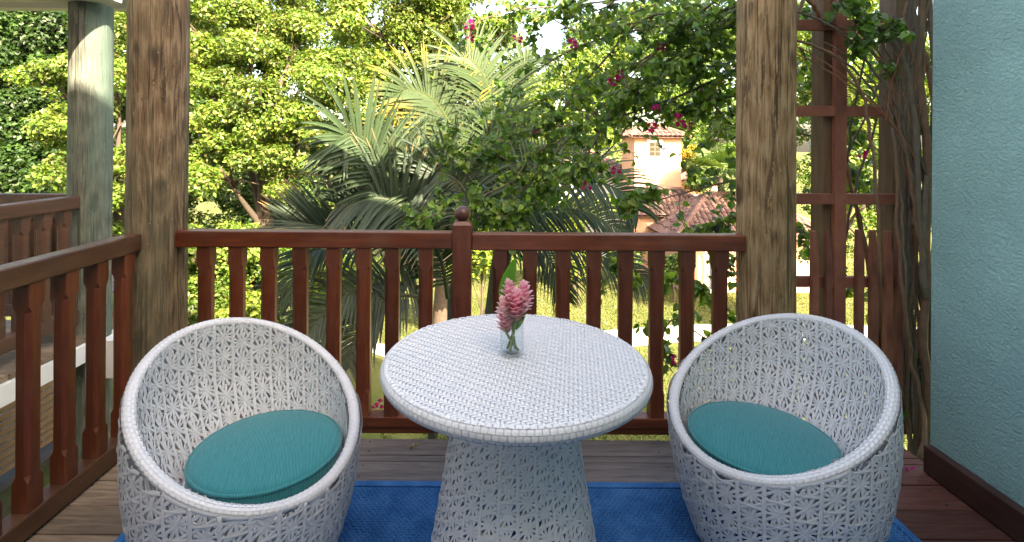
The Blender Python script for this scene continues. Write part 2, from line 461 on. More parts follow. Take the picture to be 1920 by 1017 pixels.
# ------------------------------------------------------------------ round log posts
def log_post(name, x, y, z0, z1, r, m_, label, seed, n=28, rings=40):
    rr = random.Random(seed); V = []; F = []
    ph = [rr.uniform(0, 6.28) for _ in range(8)]
    for i in range(rings+1):
        t = i/rings; z = (z1-z0)*t
        for k in range(n):
            a = 2*math.pi*k/n
            q = r*(1 + .018*math.sin(2*a+ph[0]+z*.5) + .012*math.sin(3*a+ph[1]-z) + .008*math.sin(5*a+ph[2]+z*2.1) + .010*math.sin(z*3+ph[3]+a))
            V.append((q*math.cos(a), q*math.sin(a), z))
    for i in range(rings):
        for k in range(n): F.append((i*n+k, i*n+(k+1)%n, (i+1)*n+(k+1)%n, (i+1)*n+k))
    me = np_mesh(name, V, F, smooth=True)
    return tag(link(name, me, m_, None, (x, y, z0)), label, 'post', 'round log posts')
log_post('log_post', -1.626, 2.475, -4.1, 2.63, .1325, M_POST_A, 'thick weathered brown log post at the balcony corner behind the left chair', 1)
log_post('log_post', 1.345, 2.475, -4.1, 2.63, .128, M_POST_B, 'warm tan log post between the railing and the vine trellis', 2)

# ------------------------------------------------------------------ railings
def baluster_mesh(w_, d_, h, top=.105, bot=.13, ch=.0155):
    V = []; F = []
    def sec(z, c, sh=0):
        x, y = w_/2, d_/2
        for p in ((-x+c,-y),(x-c,-y),(x,-y+c),(x,y-c),(x-c,y),(-x+c,y),(-x,y-c),(-x,-y+c)): V.append((p[0], p[1], z))
    zs = [(0, .002), (bot-.022, .002), (bot-.012, .009), (bot, ch), (h-top, ch), (h-top+.012, .009), (h-top+.022, .002), (h, .002)]
    for z, c in zs: sec(z, c)
    for i in range(len(zs)-1):
        for k in range(8): F.append((i*8+k, i*8+(k+1)%8, (i+1)*8+(k+1)%8, (i+1)*8+k))
    me = bpy.data.meshes.new('baluster'); me.from_pydata(V, [], F + [tuple(range(7, -1, -1)), tuple(range(len(V)-8, len(V)))]); me.update()
    # bead line: two thin grooves read as the moulded edge
    return me
RY = 2.455
front = empty('front_railing', (0, RY, 0), 'red-brown varnished wooden railing facing the garden behind the table', 'railing')
ZT, ZB0, ZB1 = .975, .012, .090
bme = baluster_mesh(.066, .060, ZT-.079-ZB1+.004)
for px in (380.5, 440, 500, 560, 623, 680, 734, 797.5, 937.5, 994.5, 1057, 1115.5, 1175.5, 1234.5, 1292, 1354.5):
    p = at(px, 480, RY-.03)
    o = link('baluster', bme, M_RAIL_Z, None, (p.x, RY, ZB1-.002)); kid(o, front)
nx = at(866, 437, RY-.045).x
kid(box_obj('top_rail', (-1.505, RY-.037, ZT-.079), (nx-.046, RY+.037, ZT), M_RAIL_X, None, .008, 3), front)
kid(box_obj('top_rail', (nx+.046, RY-.037, ZT-.085), (1.222, RY+.037, ZT-.006), M_RAIL_X, None, .008, 3), front)
kid(box_obj('bottom_rail', (-1.50, RY-.036, ZB0+.030), (1.222, RY+.036, ZB1), M_RAIL_X, None, .006), front)
kid(box_obj('bottom_fillet', (-1.50, RY-.026, ZB0-.004), (1.222, RY+.026, ZB0+.027), M_RAIL_X, None, .004), front)
# newel with ball finial
m = MB()
hw = .0455
def nsec(z, h, c): return [(-h+c,-h,z),(h-c,-h,z),(h,-h+c,z),(h,h-c,z),(h-c,h,z),(-h+c,h,z),(-h,h-c,z),(-h,-h+c,z)]
secs = [(-.05, hw, .002), (.115, hw, .002), (.13, hw, .009), (ZT-.19, hw, .009), (ZT-.175, hw, .002), (ZT+.035, hw, .002), (ZT+.052, hw-.012, .002)]
V = sum([nsec(*s_) for s_ in secs], [])
m.add(V, [(i*8+k, i*8+(k+1)%8, (i+1)*8+(k+1)%8, (i+1)*8+k) for i in range(len(secs)-1) for k in range(8)] + [tuple(range(len(V)-8, len(V)))])
nw = kid(m.build('newel_post', M_RAIL_Z, None, loc=(nx, RY, 0)), front)
m = MB(); rb = .040
m.lathe([(.0001, -.037), (.018, -.036), (.022, -.033)] + [(rb*math.cos(a)*1.0, rb*.92*math.sin(a)) for a in np.linspace(-1.0, 1.55, 16)], 28)
o = m.build('ball_finial', M_BALL, None, loc=(0, 0, ZT+.052+.035), smooth=True); o.parent = nw

side = empty('side_railing', (-1.645, 1.2, 0), 'brown wooden railing along the left edge of the balcony', 'railing')
sme = baluster_mesh(.060, .064, ZT-.079-ZB1+.004)
kid(box_obj('top_rail', (-1.682, -2.95, ZT-.079), (-1.610, 2.365, ZT), M_RAIL_Y, None, .009, 3), side)
kid(box_obj('bottom_rail', (-1.682, -2.95, ZB0), (-1.607, 2.37, ZB1), M_RAIL_Y, None, .006), side)
y = 2.275
while y > -2.9:
    o = link('baluster', sme, M_RAIL_Z, None, (-1.647, y, ZB1-.002)); kid(o, side); y -= .155

# ------------------------------------------------------------------ trellis with pickets
TY = 2.60
tr = empty('trellis', (1.7, TY, 0), 'reddish lath trellis with tapered pickets carrying thick vine stems', 'trellis')
def bar_x(px0, px1, py, th, d, dep=.03, nm='trellis_bar', m_=M_TREL):
    a, b = at(px0, py, d), at(px1, py, d); h = th*d/FPX/2
    return kid(box_obj(nm, (a.x, d, (a.z+b.z)/2-h), (b.x, d+dep, (a.z+b.z)/2+h), m_, None, .003), tr)
for py, x1 in ((47, 1742), (209, 1742), (374, 1712), (530, 1742)): bar_x(1486, x1, py, 20, TY)
bar_x(1520, 1742, 690, 18, TY+.006)
def bar_z(px0, px1, d, z0, z1, dep, nm, m_=M_TREL):
    a, b = at(px0, 300, d), at(px1, 300, d)
    return kid(box_obj(nm, (a.x, d, z0), (b.x, d+dep, z1), m_, None, .003), tr)
bar_z(1566, 1588, TY-.004, -.1, 2.5, .030, 'trellis_lath')
bar_z(1543, 1569, TY+.034, -.1, 2.5, .10, 'trellis_post', M_TPOST)
bar_z(1674, 1705, TY+.034, -.1, 2.5, .10, 'trellis_post', M_TPOST)
bar_z(1706, 1716, TY+.04, -.1, 2.5, .09, 'trellis_lath')
def picket(px0, px1, pyt, d):
    a, b = at(px0, pyt, d), at(px1, pyt, d); W = b.x-a.x; D = .032; h = a.z+.02
    V = [(0,0,0),(W,0,0),(W,D,0),(0,D,0),(0,0,h-.14),(W,0,h-.14),(W,D,h-.14),(0,D,h-.14),(W*.12,D*.22,h),(W*.62,D*.22,h),(W*.62,D,h),(W*.12,D,h)]
    m = MB(); m.add(V, [(0,3,2,1),(8,9,10,11)] + [(4*r+k, 4*r+(k+1)%4, 4*r+4+(k+1)%4, 4*r+4+k) for r in (0, 1) for k in range(4)])
    kid(m.build('picket', M_TREL, None, loc=(a.x, d, -.02), bevel=.003), tr)
for x0, x1, yt in ((1525, 1537, 434), (1550, 1562, 433), (1609, 1622, 432), (1636, 1649, 433), (1664, 1676, 434), (1684, 1695, 434)):
    picket(x0, x1, yt, TY-.036)
kid(box_obj('base_board', (1.48, TY-.12, -.08), (1.9, TY-.07, -.012), M_SKIRT, None), tr)

# ------------------------------------------------------------------ the neighbouring balcony on the left
NB = empty('neighbouring_balcony', (-3.6, 2, .1), 'neighbouring timber deck with white fascia beyond the left railing', 'balcony')
NX, NZ = -2.645, .105
ys = 3.66
while ys > -.6:
    kid(box_obj('plank', (-6.4, ys-.138, NZ-.03), (NX-.012+random.uniform(-.01, .01), ys, NZ+.002), M_DECK, None, .003), NB); ys -= .142
kid(box_obj('fascia_board', (NX-.04, -.6, NZ-.155), (NX, 3.60, NZ-.034), M_WHITE, None), NB)
kid(box_obj('front_beam', (-6.4, 3.42, -.20), (-2.10, 3.54, NZ-.05), M_WHITE, None), NB)
m = MB(); m.lathe([(.0001, .012), (.018, .012), (.028, .006), (.030, 0)], 18, Matrix.Translation((-2.70, 3.418, -.12)) @ Matrix.Rotation(R(90), 4, 'X'))
kid(m.build('beam_bolt', M_METAL, None), NB)
for x in (-6.2, -4.4): kid(box_obj('roof_post', (x-.08, .2, NZ), (x+.08, .36, 2.36), M_WHITE, None), NB)
kid(box_obj('roof_beam', (-6.4, 3.33, 2.335), (-2.50, 3.43, 2.50), M_WHITE, None), NB)
kid(box_obj('roof_beam', (-6.4, 4.00, 2.45), (-2.78, 4.10, 2.596), M_WHITE, None), NB)
kid(box_obj('roof_slab', (-6.6, -1.2, 2.60), (-2.36, 4.2, 2.70), M_WHITE, None), NB)
log_post('log_post', -2.765, 3.50, -1.6, 2.335, .128, M_POST_C, 'greenish grey log post of the neighbouring balcony with a sunlit patch', 3)
nr = empty('neighbour_railing', (-2.8, 2.4, NZ), 'dark wooden railing of the neighbouring balcony, ending at the greenish post', 'railing')
M_SHADERAIL = varnish('shaded_rail', (.03, .012, .007), (.07, .028, .016), (.12, .055, .03), .5, (1, .1, 1))  # darker wood colour stands in for the shade of the neighbour's roof
nzt = at(60, 378, 3.05).z
kid(box_obj('top_rail', (-2.82, .2, nzt-.085), (-2.735, 3.385, nzt), M_SHADERAIL, None, .009), nr)
kid(box_obj('bottom_rail', (-2.815, .2, NZ+.09), (-2.74, 3.385, NZ+.175), M_SHADERAIL, None, .006), nr)
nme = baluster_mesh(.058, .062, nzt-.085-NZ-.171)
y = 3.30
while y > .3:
    kid(link('baluster', nme, M_SHADERAIL, None, (-2.778, y, NZ+.173)), nr); y -= .15
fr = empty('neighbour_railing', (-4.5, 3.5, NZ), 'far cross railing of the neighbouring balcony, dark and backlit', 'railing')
kid(box_obj('top_rail', (-6.3, 3.47, nzt-.085), (-2.89, 3.54, nzt), M_SHADERAIL, None, .009), fr)
kid(box_obj('bottom_rail', (-6.3, 3.47, NZ+.09), (-2.89, 3.54, NZ+.175), M_SHADERAIL, None, .006), fr)
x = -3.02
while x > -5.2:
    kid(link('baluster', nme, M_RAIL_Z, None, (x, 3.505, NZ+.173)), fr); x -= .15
# slatted screen under that deck
sc_ = empty('slatted_screen', (-3.5, 3.4, -1.1), 'low brown slatted screen under the neighbouring deck', 'screen')
z = -.26
while z > -1.02:
    kid(box_obj('slat', (-3.53, 1.4, z-.017), (-3.50, 4.3, z+.017), M_SLAT, None, .003), sc_); z -= .056
kid(box_obj('bottom_rail', (-3.56, 1.4, -1.10), (-3.47, 4.3, -1.045), M_SHING, None), sc_)
for y in (1.5, 2.6, 3.6, 4.25): kid(box_obj('screen_post', (-3.575, y-.03, -1.3), (-3.535, y+.03, -.2), M_TPOST, None), sc_)
bs = empty('slatted_screen', (-4.6, 4.5, -1.1), 'dark slatted screen behind the greenish post, deeper under the deck', 'screen')
z = -.30
while z > -1.3:
    kid(box_obj('slat', (-6.0, 4.50, z-.03), (-3.6, 4.53, z+.03), M_SLAT, None, .003), bs); z -= .11
for x in (-5.9, -4.8, -3.66): kid(box_obj('screen_post', (x-.03, 4.54, -1.5), (x+.03, 4.60, -.2), M_TPOST, None), bs)

# ------------------------------------------------------------------ rug
RX0, RX1, RY0, RY1 = -1.30, 1.525, .30, 2.085
rug = empty('blue_rug', (.1, 1.2, 0), 'deep blue ribbed outdoor rug under the chairs and table', 'rug')
rows = np.arange(RY0+.03, RY1-.03, .0125); nx_ = 330
xs = np.linspace(RX0+.022, RX1-.022, nx_)
prof = [(-.0060, .0035), (-.0038, .0085), (0, .0105), (.0038, .0085), (.0060, .0035)]
Vl = []; Fl = []; base = 0
for r_, y0 in enumerate(rows):
    ph = (r_ % 2)*math.pi
    up = np.sin(xs*2*math.pi/.021 + ph + RNG.normal(0, .25, nx_))
    jit = RNG.normal(0, .0006, nx_)
    P = np.zeros((nx_, 5, 3))
    for k, (dy, z) in enumerate(prof):
        P[:, k, 0] = xs; P[:, k, 1] = y0 + dy + jit; P[:, k, 2] = z + (.0036*up if 0 < k < 4 else 0)
    Vl.append(P.reshape(-1, 3))
    a = np.arange(nx_-1)[:, None]*5 + np.arange(4)[None, :]
    Fl.append((np.stack([a, a+5, a+6, a+1], -1).reshape(-1, 4)) + base); base += nx_*5
tag(kid(link('rug_rows', np_mesh('rug_rows', np.concatenate(Vl), np.concatenate(Fl), smooth=True), M_RUG), rug), kind='stuff')
m = MB(); m.box((RX0+.005, RY0+.005, .001), (RX1-.005, RY1-.005, .005)); kid(m.build('rug_backing', M_RUG, None), rug)
for lo, hi in (((RX0, RY1-.032, .002), (RX1, RY1, .0125)), ((RX0, RY0, .002), (RX1, RY0+.032, .0125)),
               ((RX0, RY0+.033, .002), (RX0+.03, RY1-.033, .0125)), ((RX1-.03, RY0+.033, .002), (RX1, RY1-.033, .0125))):
    kid(box_obj('rug_border', lo, hi, M_RUG, None, .004), rug)

# ------------------------------------------------------------------ woven strips on surfaces
def strips(fmap, A, B, width, lift, arch=.0016, m=4, sag=0.0, jitter=0.0):
    """flat woven strands from surface parameters A to B"""
    n = len(A); t = np.linspace(0, 1, m)[None, :, None]
    UV = A[:, None, :]*(1-t) + B[:, None, :]*t
    P, Nn = fmap(UV[..., 0], UV[..., 1])
    T = np.gradient(P, axis=1); T /= np.linalg.norm(T, axis=-1, keepdims=True) + 1e-9
    S = np.cross(Nn, T); S /= np.linalg.norm(S, axis=-1, keepdims=True) + 1e-9
    wd = np.broadcast_to(np.asarray(width), (n,))[:, None, None]
    lf = np.broadcast_to(np.asarray(lift), (n,))[:, None] + sag*np.sin(np.linspace(0, math.pi, m))[None, :]
    lf = lf[..., None]
    Q = np.stack([P - S*wd/2 + Nn*lf, P + Nn*(lf+arch), P + S*wd/2 + Nn*lf], 2)
    V = Q.reshape(-1, 3)
    b = (np.arange(n)*m*3)[:, None, None] + (np.arange(m-1)*3)[None, :, None] + np.arange(2)[None, None, :]
    F = np.stack([b, b+1, b+4, b+3], -1).reshape(-1, 4)
    return V, F
def cat_vf(parts):
    Vs = []; Fs = []; n = 0
    for V, F in parts: Vs.append(V); Fs.append(F+n); n += len(V)
    return np.concatenate(Vs), np.concatenate(Fs)

def star_weave(fmap, ncol, a, b, v0, v1, width, keep=None, rng=RNG, ties=True):
    """columns of twelve-rayed stars, every other column shifted half a star, between upright strands"""
    C = []
    for i in range(ncol):
        v = v0 + (.5*b if i % 2 else 0)
        while v < v1 + b*.5: C.append((i*a, v)); v += b
    C = np.array(C)
    if keep is not None: C = C[keep(C[:, 0], C[:, 1])]
    parts = []; n = len(C)
    for k in range(12):
        an = (k+.0)*math.pi/6 + .13
        dx, dy = math.cos(an), math.sin(an)
        ln = min(.60*a/abs(dx) if abs(dx) > 1e-3 else 9, .60*b/abs(dy) if abs(dy) > 1e-3 else 9)
        e = np.stack([np.full(n, dx*ln), np.full(n, dy*ln)], 1)*(1+rng.normal(0, .05, (n, 1))) + rng.normal(0, .0010, (n, 2))
        st = np.stack([np.full(n, -dx*ln*.10), np.full(n, -dy*ln*.10)], 1)
        parts.append(strips(fmap, C+st, C+e, width*(1+rng.normal(0, .06, n)), .0004 + .00026*((k*5) % 12), .0006, 4, .0010))
    # short crossing ties in the gaps above and below each star
    for s_ in ((-1, 1) if ties else ()):
        e0 = C + np.array([-.42*a, .36*b + s_*.11*b]); e1 = C + np.array([.42*a, .62*b - s_*.11*b])
        parts.append(strips(fmap, e0, e1, width*.95, .0034+.0006*s_, .0012, 4, .0015))
    # upright strands on the column lines
    U = []
    for i in range(ncol):
        v = v0 - b*.5
        while v < v1 + b*.5:
            U.append((i*a+.5*a, v, i*a+.5*a, v+b*.5)); v += b*.5
    U = np.array(U)
    if keep is not None: U = U[keep(U[:, 0], (U[:, 1]+U[:, 3])/2)]
    parts.append(strips(fmap, U[:, :2], U[:, 2:], width*1.25, .0030, .0014, 3, .0012))
    return cat_vf(parts)

def brick_band(center, cross, nu, arcs, gap=.10, rise=.0025):
    """plaited band: short rounded patches in running bond; center(t)->P,Tn ; cross(t,k0..k1)->point"""
    V = []; F = []
    for j in range(len(arcs)-1):
        p0, p1 = arcs[j], arcs[j+1]
        for i in range(nu):
            u0 = (i + (j % 2)*.5 + gap*.5)/nu; u1 = (i + 1 + (j % 2)*.5 - gap*.5)/nu
            q0 = p0 + (p1-p0)*gap*.55; q1 = p1 - (p1-p0)*gap*.55
            n = len(V)
            for a_, u in enumerate((u0, (u0*.75+u1*.25), (u0*.25+u1*.75), u1)):
                for b_, ph in enumerate((q0, (q0+q1)/2, q1)):
                    h = rise*(1.0 if (a_ in (1, 2)) else .15) * (1.0 if b_ == 1 else .45)
                    V.append(cross(u, ph, h))
            for a_ in range(3):
                for b_ in range(2):
                    F.append((n+a_*3+b_, n+a_*3+b_+1, n+(a_+1)*3+b_+1, n+(a_+1)*3+b_))
    return np.array(V), np.array(F)

# ------------------------------------------------------------------ wicker tub chairs (facing +X, high back at -X)
ZC, AMP = .541, .174
def rim_z(th): return ZC - AMP*np.cos(th)          # th = 0 is the low front
RP = np.array([0, .05, .12, .20, .30, .40, .50, .60, .75]); RO = np.array([.255, .275, .299, .322, .341, .350, .352, .347, .338])
def r_out(z): return np.interp(z, RP, RO)
IP = np.array([.20, .26, .32, .40, .50, .60, .75]); IR = np.array([.236, .256, .275, .294, .309, .315, .315])
def r_in(z): return np.interp(z, IP, IR)
def shell_map(rf, R0, sign, zlo, rec=0.0):
    def f(u, v):
        th = u / R0; z = np.minimum(v, rim_z(th) - .005); z = np.maximum(z, zlo)
        r = rf(z); dr = (rf(z+.01) - rf(z-.01))/.02
        P = np.stack([r*np.cos(th) + rec*(1-sstep(z, .22, .56)), r*np.sin(th), z], -1)     # the inner back reclines
        Nn = np.stack([np.cos(th), np.sin(th), -dr], -1)*sign
        Nn /= np.linalg.norm(Nn, axis=-1, keepdims=True)
        return P, Nn
    return f
def make_chair(label, loc, face, src=None):
    root = empty('tub_chair', loc, label, 'chair', 'white wicker tub chairs', rotz=face)
    if src is not None:
        for ch in src.children:
            c = ch.copy(); col.objects.link(c); c.parent = root
        return root
    nc = 30
    a = 2*math.pi*.36/nc
    V, F = star_weave(shell_map(r_out, .36, 1, .008), nc, a, .078, .035, .76, .0094, keep=lambda u, v: v < rim_z(u/.36)+.015)
    tag(link('outer_weave', np_mesh('outer_weave', V, F, smooth=True), M_WICK, root), kind='stuff')
    nc = 30; a = 2*math.pi*.30/nc
    V, F = star_weave(shell_map(r_in, .30, -1, .20, .05), nc, a, .070, .235, .76, .0086, keep=lambda u, v: v < rim_z(u/.30)+.015, ties=False)
    tag(link('inner_weave', np_mesh('inner_weave', V, F, smooth=True), M_WICK, root), kind='stuff')
    # rim: a plaited roll that follows the oblique opening
    RC, WR, HR = .3295, .0180, .0150
    def cross(u, ph, h):
        th = u*2*math.pi; z = float(rim_z(th)) - .004
        rad = Vector((math.cos(th), math.sin(th), 0)); upv = Vector((AMP*.35*math.cos(th)*0, 0, 1))
        return rad*(RC + (WR+h)*math.cos(ph)) + upv*(z + (HR+h)*math.sin(ph))
    V, F = brick_band(None, cross, 124, np.linspace(-1.05, math.pi+1.05, 10), .11, .0014)
    tag(link('rim_plait', np_mesh('rim_plait', V, F, smooth=True), M_WICK, root), kind='stuff')
    V = []; F = []; nu, nv = 120, 14
    for i in range(nu):
        for k in range(nv): V.append(cross(i/nu, 2*math.pi*k/nv, -.0020))
    for i in range(nu):
        for k in range(nv): F.append((i*nv+k, ((i+1) % nu)*nv+k, ((i+1) % nu)*nv+(k+1) % nv, i*nv+(k+1) % nv))
    link('rim_core', np_mesh('rim_core', V, F, smooth=True), M_WICK, root)
    # seat disc of wicker, frame hoops and legs inside the double wall
    m = MB(); m.lathe([(.0001, .294), (.20, .294), (.236, .292), (.240, .28), (.0001, .278)], 48, Matrix.Translation((.045, 0, 0))); m.build('seat_base', M_WICK, root, smooth=False)
    m = MB()
    for z, rr in ((.012, .243), (.22, .306)):
        m.tube([(rr*math.cos(k*math.pi/24), rr*math.sin(k*math.pi/24), z) for k in range(49)], .009, 8, False)
    m.build('frame_hoops', M_WICK, root, smooth=True)
    for k in range(8):
        th = k*math.pi/4 + .2; zt = float(rim_z(th))
        m = MB(); m.tube([((r_out(z)-.018)*math.cos(th), (r_out(z)-.018)*math.sin(th), z) for z in np.linspace(.004, zt-.01, 8)], .008, 8)
        m.build('frame_upright', M_WICK, root, smooth=True)
    return root
chL = make_chair('white wicker tub chair on the left, its high back toward the corner post', (-.785, 1.672, .012), R(145+180))
chR = make_chair('white wicker tub chair on the right, next to the teal wall', (1.003, 1.788, .012), R(27+180), chL)

def cushion(label, loc, rz):
    root = empty('seat_cushion', loc, label, 'cushion', 'teal seat cushions', rotz=rz)
    m = MB(); r0, h = .234, .070
    pr = [(.0001, 0)] + [(r0-.012, .001), (r0-.004, .006), (r0, .014), (r0+.002, .035), (r0, h-.014), (r0-.004, h-.004), (r0-.014, h+.003)]
    pr += [(q, h+.004+.020*(1-(q/(r0-.014))**2)) for q in np.linspace(r0-.02, .0001, 10)]
    m.lathe(pr, 72); m.build('cushion_cover', M_FAB, root, smooth=True)
    for zz in (h-.006, .008):
        m = MB(); m.tube([((r0-.001)*math.cos(k*math.pi/36), (r0-.001)*math.sin(k*math.pi/36), zz) for k in range(73)], .0055, 6, False)
        m.build('piping', M_FAB, root, smooth=True)
cushion('round teal seat cushion in the left wicker chair', (-.735, 1.685, .320), R(20))
cushion('round teal seat cushion in the right wicker chair', (.948, 1.768, .320), R(-25))

# ------------------------------------------------------------------ wicker table
TX, TYC, TZ, TR = .080, 1.60, .73, .415
tb = empty('wicker_table', (TX, TYC, .012), 'round white wicker pedestal table between the two tub chairs', 'table')
TZL = TZ - .012
P_ = .0098; nh = int(.41/P_)
fl = []
X0 = []; 
for i in range(-nh, nh+1):
    for j in range(-nh, nh+1):
        ph = (i + j) % 4
        if ph == 0: X0.append((i, j, 0))
        if ph == 2: X0.append((i, j, 1))
X0 = np.array(X0)
# every float covers two cells; along X when kind 0, along Y when kind 1
I, J, K = X0[:, 0]*P_, X0[:, 1]*P_, X0[:, 2]
def floats(sel, ax):
    x, y = I[sel], J[sel]; n = len(x)
    L = np.array([-.06, .25, 1.60, 1.88])*P_; W = np.array([-.415, 0, .415])*P_
    zl = np.array([-.0012, .0009, .0009, -.0012]); zw = np.array([0, .0007, 0])
    PX_ = np.zeros((n, 4, 3, 3))
    for a_ in range(4):
        for b_ in range(3):
            lx, ly = (L[a_], W[b_]) if ax == 0 else (W[b_], L[a_])
            PX_[:, a_, b_, 0] = x + lx; PX_[:, a_, b_, 1] = y + ly; PX_[:, a_, b_, 2] = zl[a_] + zw[b_] + RNG.normal(0, .00012, n)
    b = (np.arange(n)*12)[:, None, None] + (np.arange(3)*3)[None, :, None] + np.arange(2)[None, None, :]
    F = np.stack([b, b+3, b+4, b+1] if ax == 0 else [b, b+1, b+4, b+3], -1).reshape(-1, 4)
    return PX_.reshape(-1, 3), F
V, F = cat_vf([floats((K == 0) & (np.hypot(I+P_, J) < .397), 0), floats((K == 1) & (np.hypot(I, J+P_) < .397), 1)])
ang = R(9); ca, sa = math.cos(ang), math.sin(ang)
V = np.stack([V[:, 0]*ca - V[:, 1]*sa, V[:, 0]*sa + V[:, 1]*ca, V[:, 2] + TZL], 1)
tag(link('top_weave', np_mesh('top_weave', V, F, smooth=True), M_WICK, tb), kind='stuff')
def tcross(u, ph, h):
    th = u*2*math.pi
    return Vector(((TR-.022 + (.0225+h)*math.cos(ph))*math.cos(th), (TR-.022 + (.0225+h)*math.cos(ph))*math.sin(th), TZL-.0235 + (.0235+h)*math.sin(ph)))
V, F = brick_band(None, tcross, 140, np.linspace(-1.5, 1.62, 6), .10, .0014)
tag(link('edge_plait', np_mesh('edge_plait', V, F, smooth=True), M_WICK, tb), kind='stuff')
m = MB(); m.lathe([(.0001, TZL-.010), (.380, TZL-.010)] + [((TR-.022)+.0195*math.cos(a_), TZL-.0245+.0205*math.sin(a_)) for a_ in np.linspace(1.5, -1.5, 12)] + [(.0001, TZL-.046)], 96)
m.build('top_core', M_WICK, tb, smooth=True)
BP = np.array([0, .03, .10, .20, .35, .52, .66]); BR = np.array([.300, .283, .262, .244, .218, .193, .178])
def bmap(u, v):
    th = u/.22; z = np.clip(v, .006, .655); r = np.interp(z, BP, BR); dr = (np.interp(z+.01, BP, BR)-np.interp(z-.01, BP, BR))/.02
    P = np.stack([r*np.cos(th), r*np.sin(th), z], -1); Nn = np.stack([np.cos(th), np.sin(th), -dr], -1)
    return P, Nn/np.linalg.norm(Nn, axis=-1, keepdims=True)
V, F = star_weave(bmap, 26, 2*math.pi*.22/26, .064, .02, .65, .0078)
tag(link('pedestal_weave', np_mesh('pedestal_weave', V, F, smooth=True), M_WICK, tb), kind='stuff')
for k in range(6):
    th = k*math.pi/3 + .3
    m = MB(); m.tube([((np.interp(z, BP, BR)-.012)*math.cos(th), (np.interp(z, BP, BR)-.012)*math.sin(th), z) for z in np.linspace(.004, .65, 8)], .008, 8)
    m.build('pedestal_upright', M_WICK, tb, smooth=True)
m = MB()
for z in (.012, .3): m.tube([((np.interp(z, BP, BR)-.010)*math.cos(k*math.pi/24), (np.interp(z, BP, BR)-.010)*math.sin(k*math.pi/24), z) for k in range(49)], .009, 8, False)
m.build('pedestal_hoops', M_WICK, tb, smooth=True)

# ------------------------------------------------------------------ vase with ginger flowers
vb = at(959.5, 663, 1.0); vd = (EYE - (TZ+.004)) / (EYE - vb.z); vb = at(959.5, 663, vd)
VX, VY, VZ = vb.x, vb.y, TZ + .0035
VR, VH = .0385, .150
vase = empty('glass_vase', (VX, VY, VZ), 'clear glass cylinder vase half full of water on the table', 'vase')
m = MB()
m.lathe([(.0001, 0), (VR-.004, 0), (VR-.001, .002), (VR, .006), (VR, VH-.001), (VR-.001, VH), (VR-.0022, VH-.001), (VR-.0024, .013), (VR-.006, .010), (.0001, .009)], 48)
m.build('glass_wall', M_GLASS, vase, smooth=True)
m = MB(); WR_ = VR-.0027
m.lathe([(.0001, .0102), (WR_-.004, .0108), (WR_, .014), (WR_, .082), (WR_-.001, .0818), (.0001, .0812)], 48)
m.build('water', M_WATER, vase, smooth=True)

def ginger(label, base, tip_stem, head_len, head_r, lean, pale, seed):
    """stem from the vase floor up to the head, then overlapping bracts"""
    rr = random.Random(seed)
    root = empty('ginger_flower', base, label, 'flower', 'pink ginger flowers in the vase')
    B = Vector(base); S = Vector(tip_stem) - B; L = Vector(lean).normalized()
    pts = spline([(0, 0, 0), S*.5 + Vector((rr.uniform(-.004, .004), rr.uniform(-.004, .004), 0)), S, S + L*head_len*.5], 14)
    m = MB(); m.tube(pts, [.0042]*14, 8); m.build('stem', M_GSTEM, root, smooth=True)
    a = L.orthogonal().normalized(); b = L.cross(a)
    V = []; F = []; Cc = []
    nb = 46
    for k in range(nb):
        t = k/(nb-1); an = k*2.39996 + rr.uniform(-.15, .15)
        h = head_len*(t**.92); r0 = head_r*(.55 + .45*math.sin(math.pi*min(1, .15+t*.75)))*(1-.62*max(0, t-.55)/.45)
        out = (a*math.cos(an) + b*math.sin(an))
        o0 = S + L*(h - .004) + out*r0*.20
        ln = (.034 - .014*t)*(1 + rr.uniform(-.12, .12)) * head_r/.026; wd = (.027 - .010*t) * head_r/.026
        open_ = .85 + .45*(1-t) + rr.uniform(-.1, .1)
        sd_ = L.cross(out).normalized(); n0 = len(V)
        for q in range(5):
            s_ = q/4
            c0 = o0 + L*ln*s_*(1-.25*s_*open_) + out*(r0*.75*s_**.8 + ln*.35*open_*s_*s_)
            w2 = wd*[.6, .95, 1.0, .82, .25][q]/2
            V += [c0 - sd_*w2 + out*-.0022*(s_), c0 + out*.0016, c0 + sd_*w2 + out*-.0022*s_]
            pk = np.array([.90, .32, .43])*(1-s_) + np.array([.96, .66, .71])*s_
            if q == 4: pk = np.array([.95, .80, .82])
            if pale and t > .55: pk = pk*.35 + np.array([.90, .70, .62])*.65
            if t < .1: pk = pk*.5 + np.array([.35, .30, .12])*.5
            Cc += [pk*.92, pk, pk*.92]
        for q in range(4):
            for z in range(2): F.append((n0+q*3+z, n0+q*3+z+1, n0+q*3+z+4, n0+q*3+z+3))
    link('flower_head', np_mesh('flower_head', V, F, np.array(Cc), True), M_PETAL, root)
    return root
M_GSTEM = plain('ginger_stem', (.16, .24, .05), .5, .2, 20)
vz = VZ
def vp(px, py, dy=0): return at(px, py, VY+dy)
ginger('tall pink ginger flower at the back left of the bunch', (VX+.012, VY+.004, vz+.013), vp(960, 590, .008),   .100, .027, vp(953, 515, .012)-vp(960, 590, .008), False, 4)
ginger('pink ginger flower leaning right in the vase', (VX-.014, VY+.006, vz+.013), vp(974, 588, .012), .094, .028, vp(986, 516, .012)-vp(974, 588, .012), False, 5)
ginger('large pink ginger flower at the front of the bunch', (VX-.006, VY-.012, vz+.013), vp(966, 602, -.014), .090, .029, vp(969, 545, -.02)-vp(966, 602, -.014), False, 6)
ginger('pale-tipped ginger flower low at the left of the vase', (VX+.020, VY-.006, vz+.013), vp(949, 622, -.008), .106, .023, vp(941, 545, -.012)-vp(949, 622, -.008), True, 7)
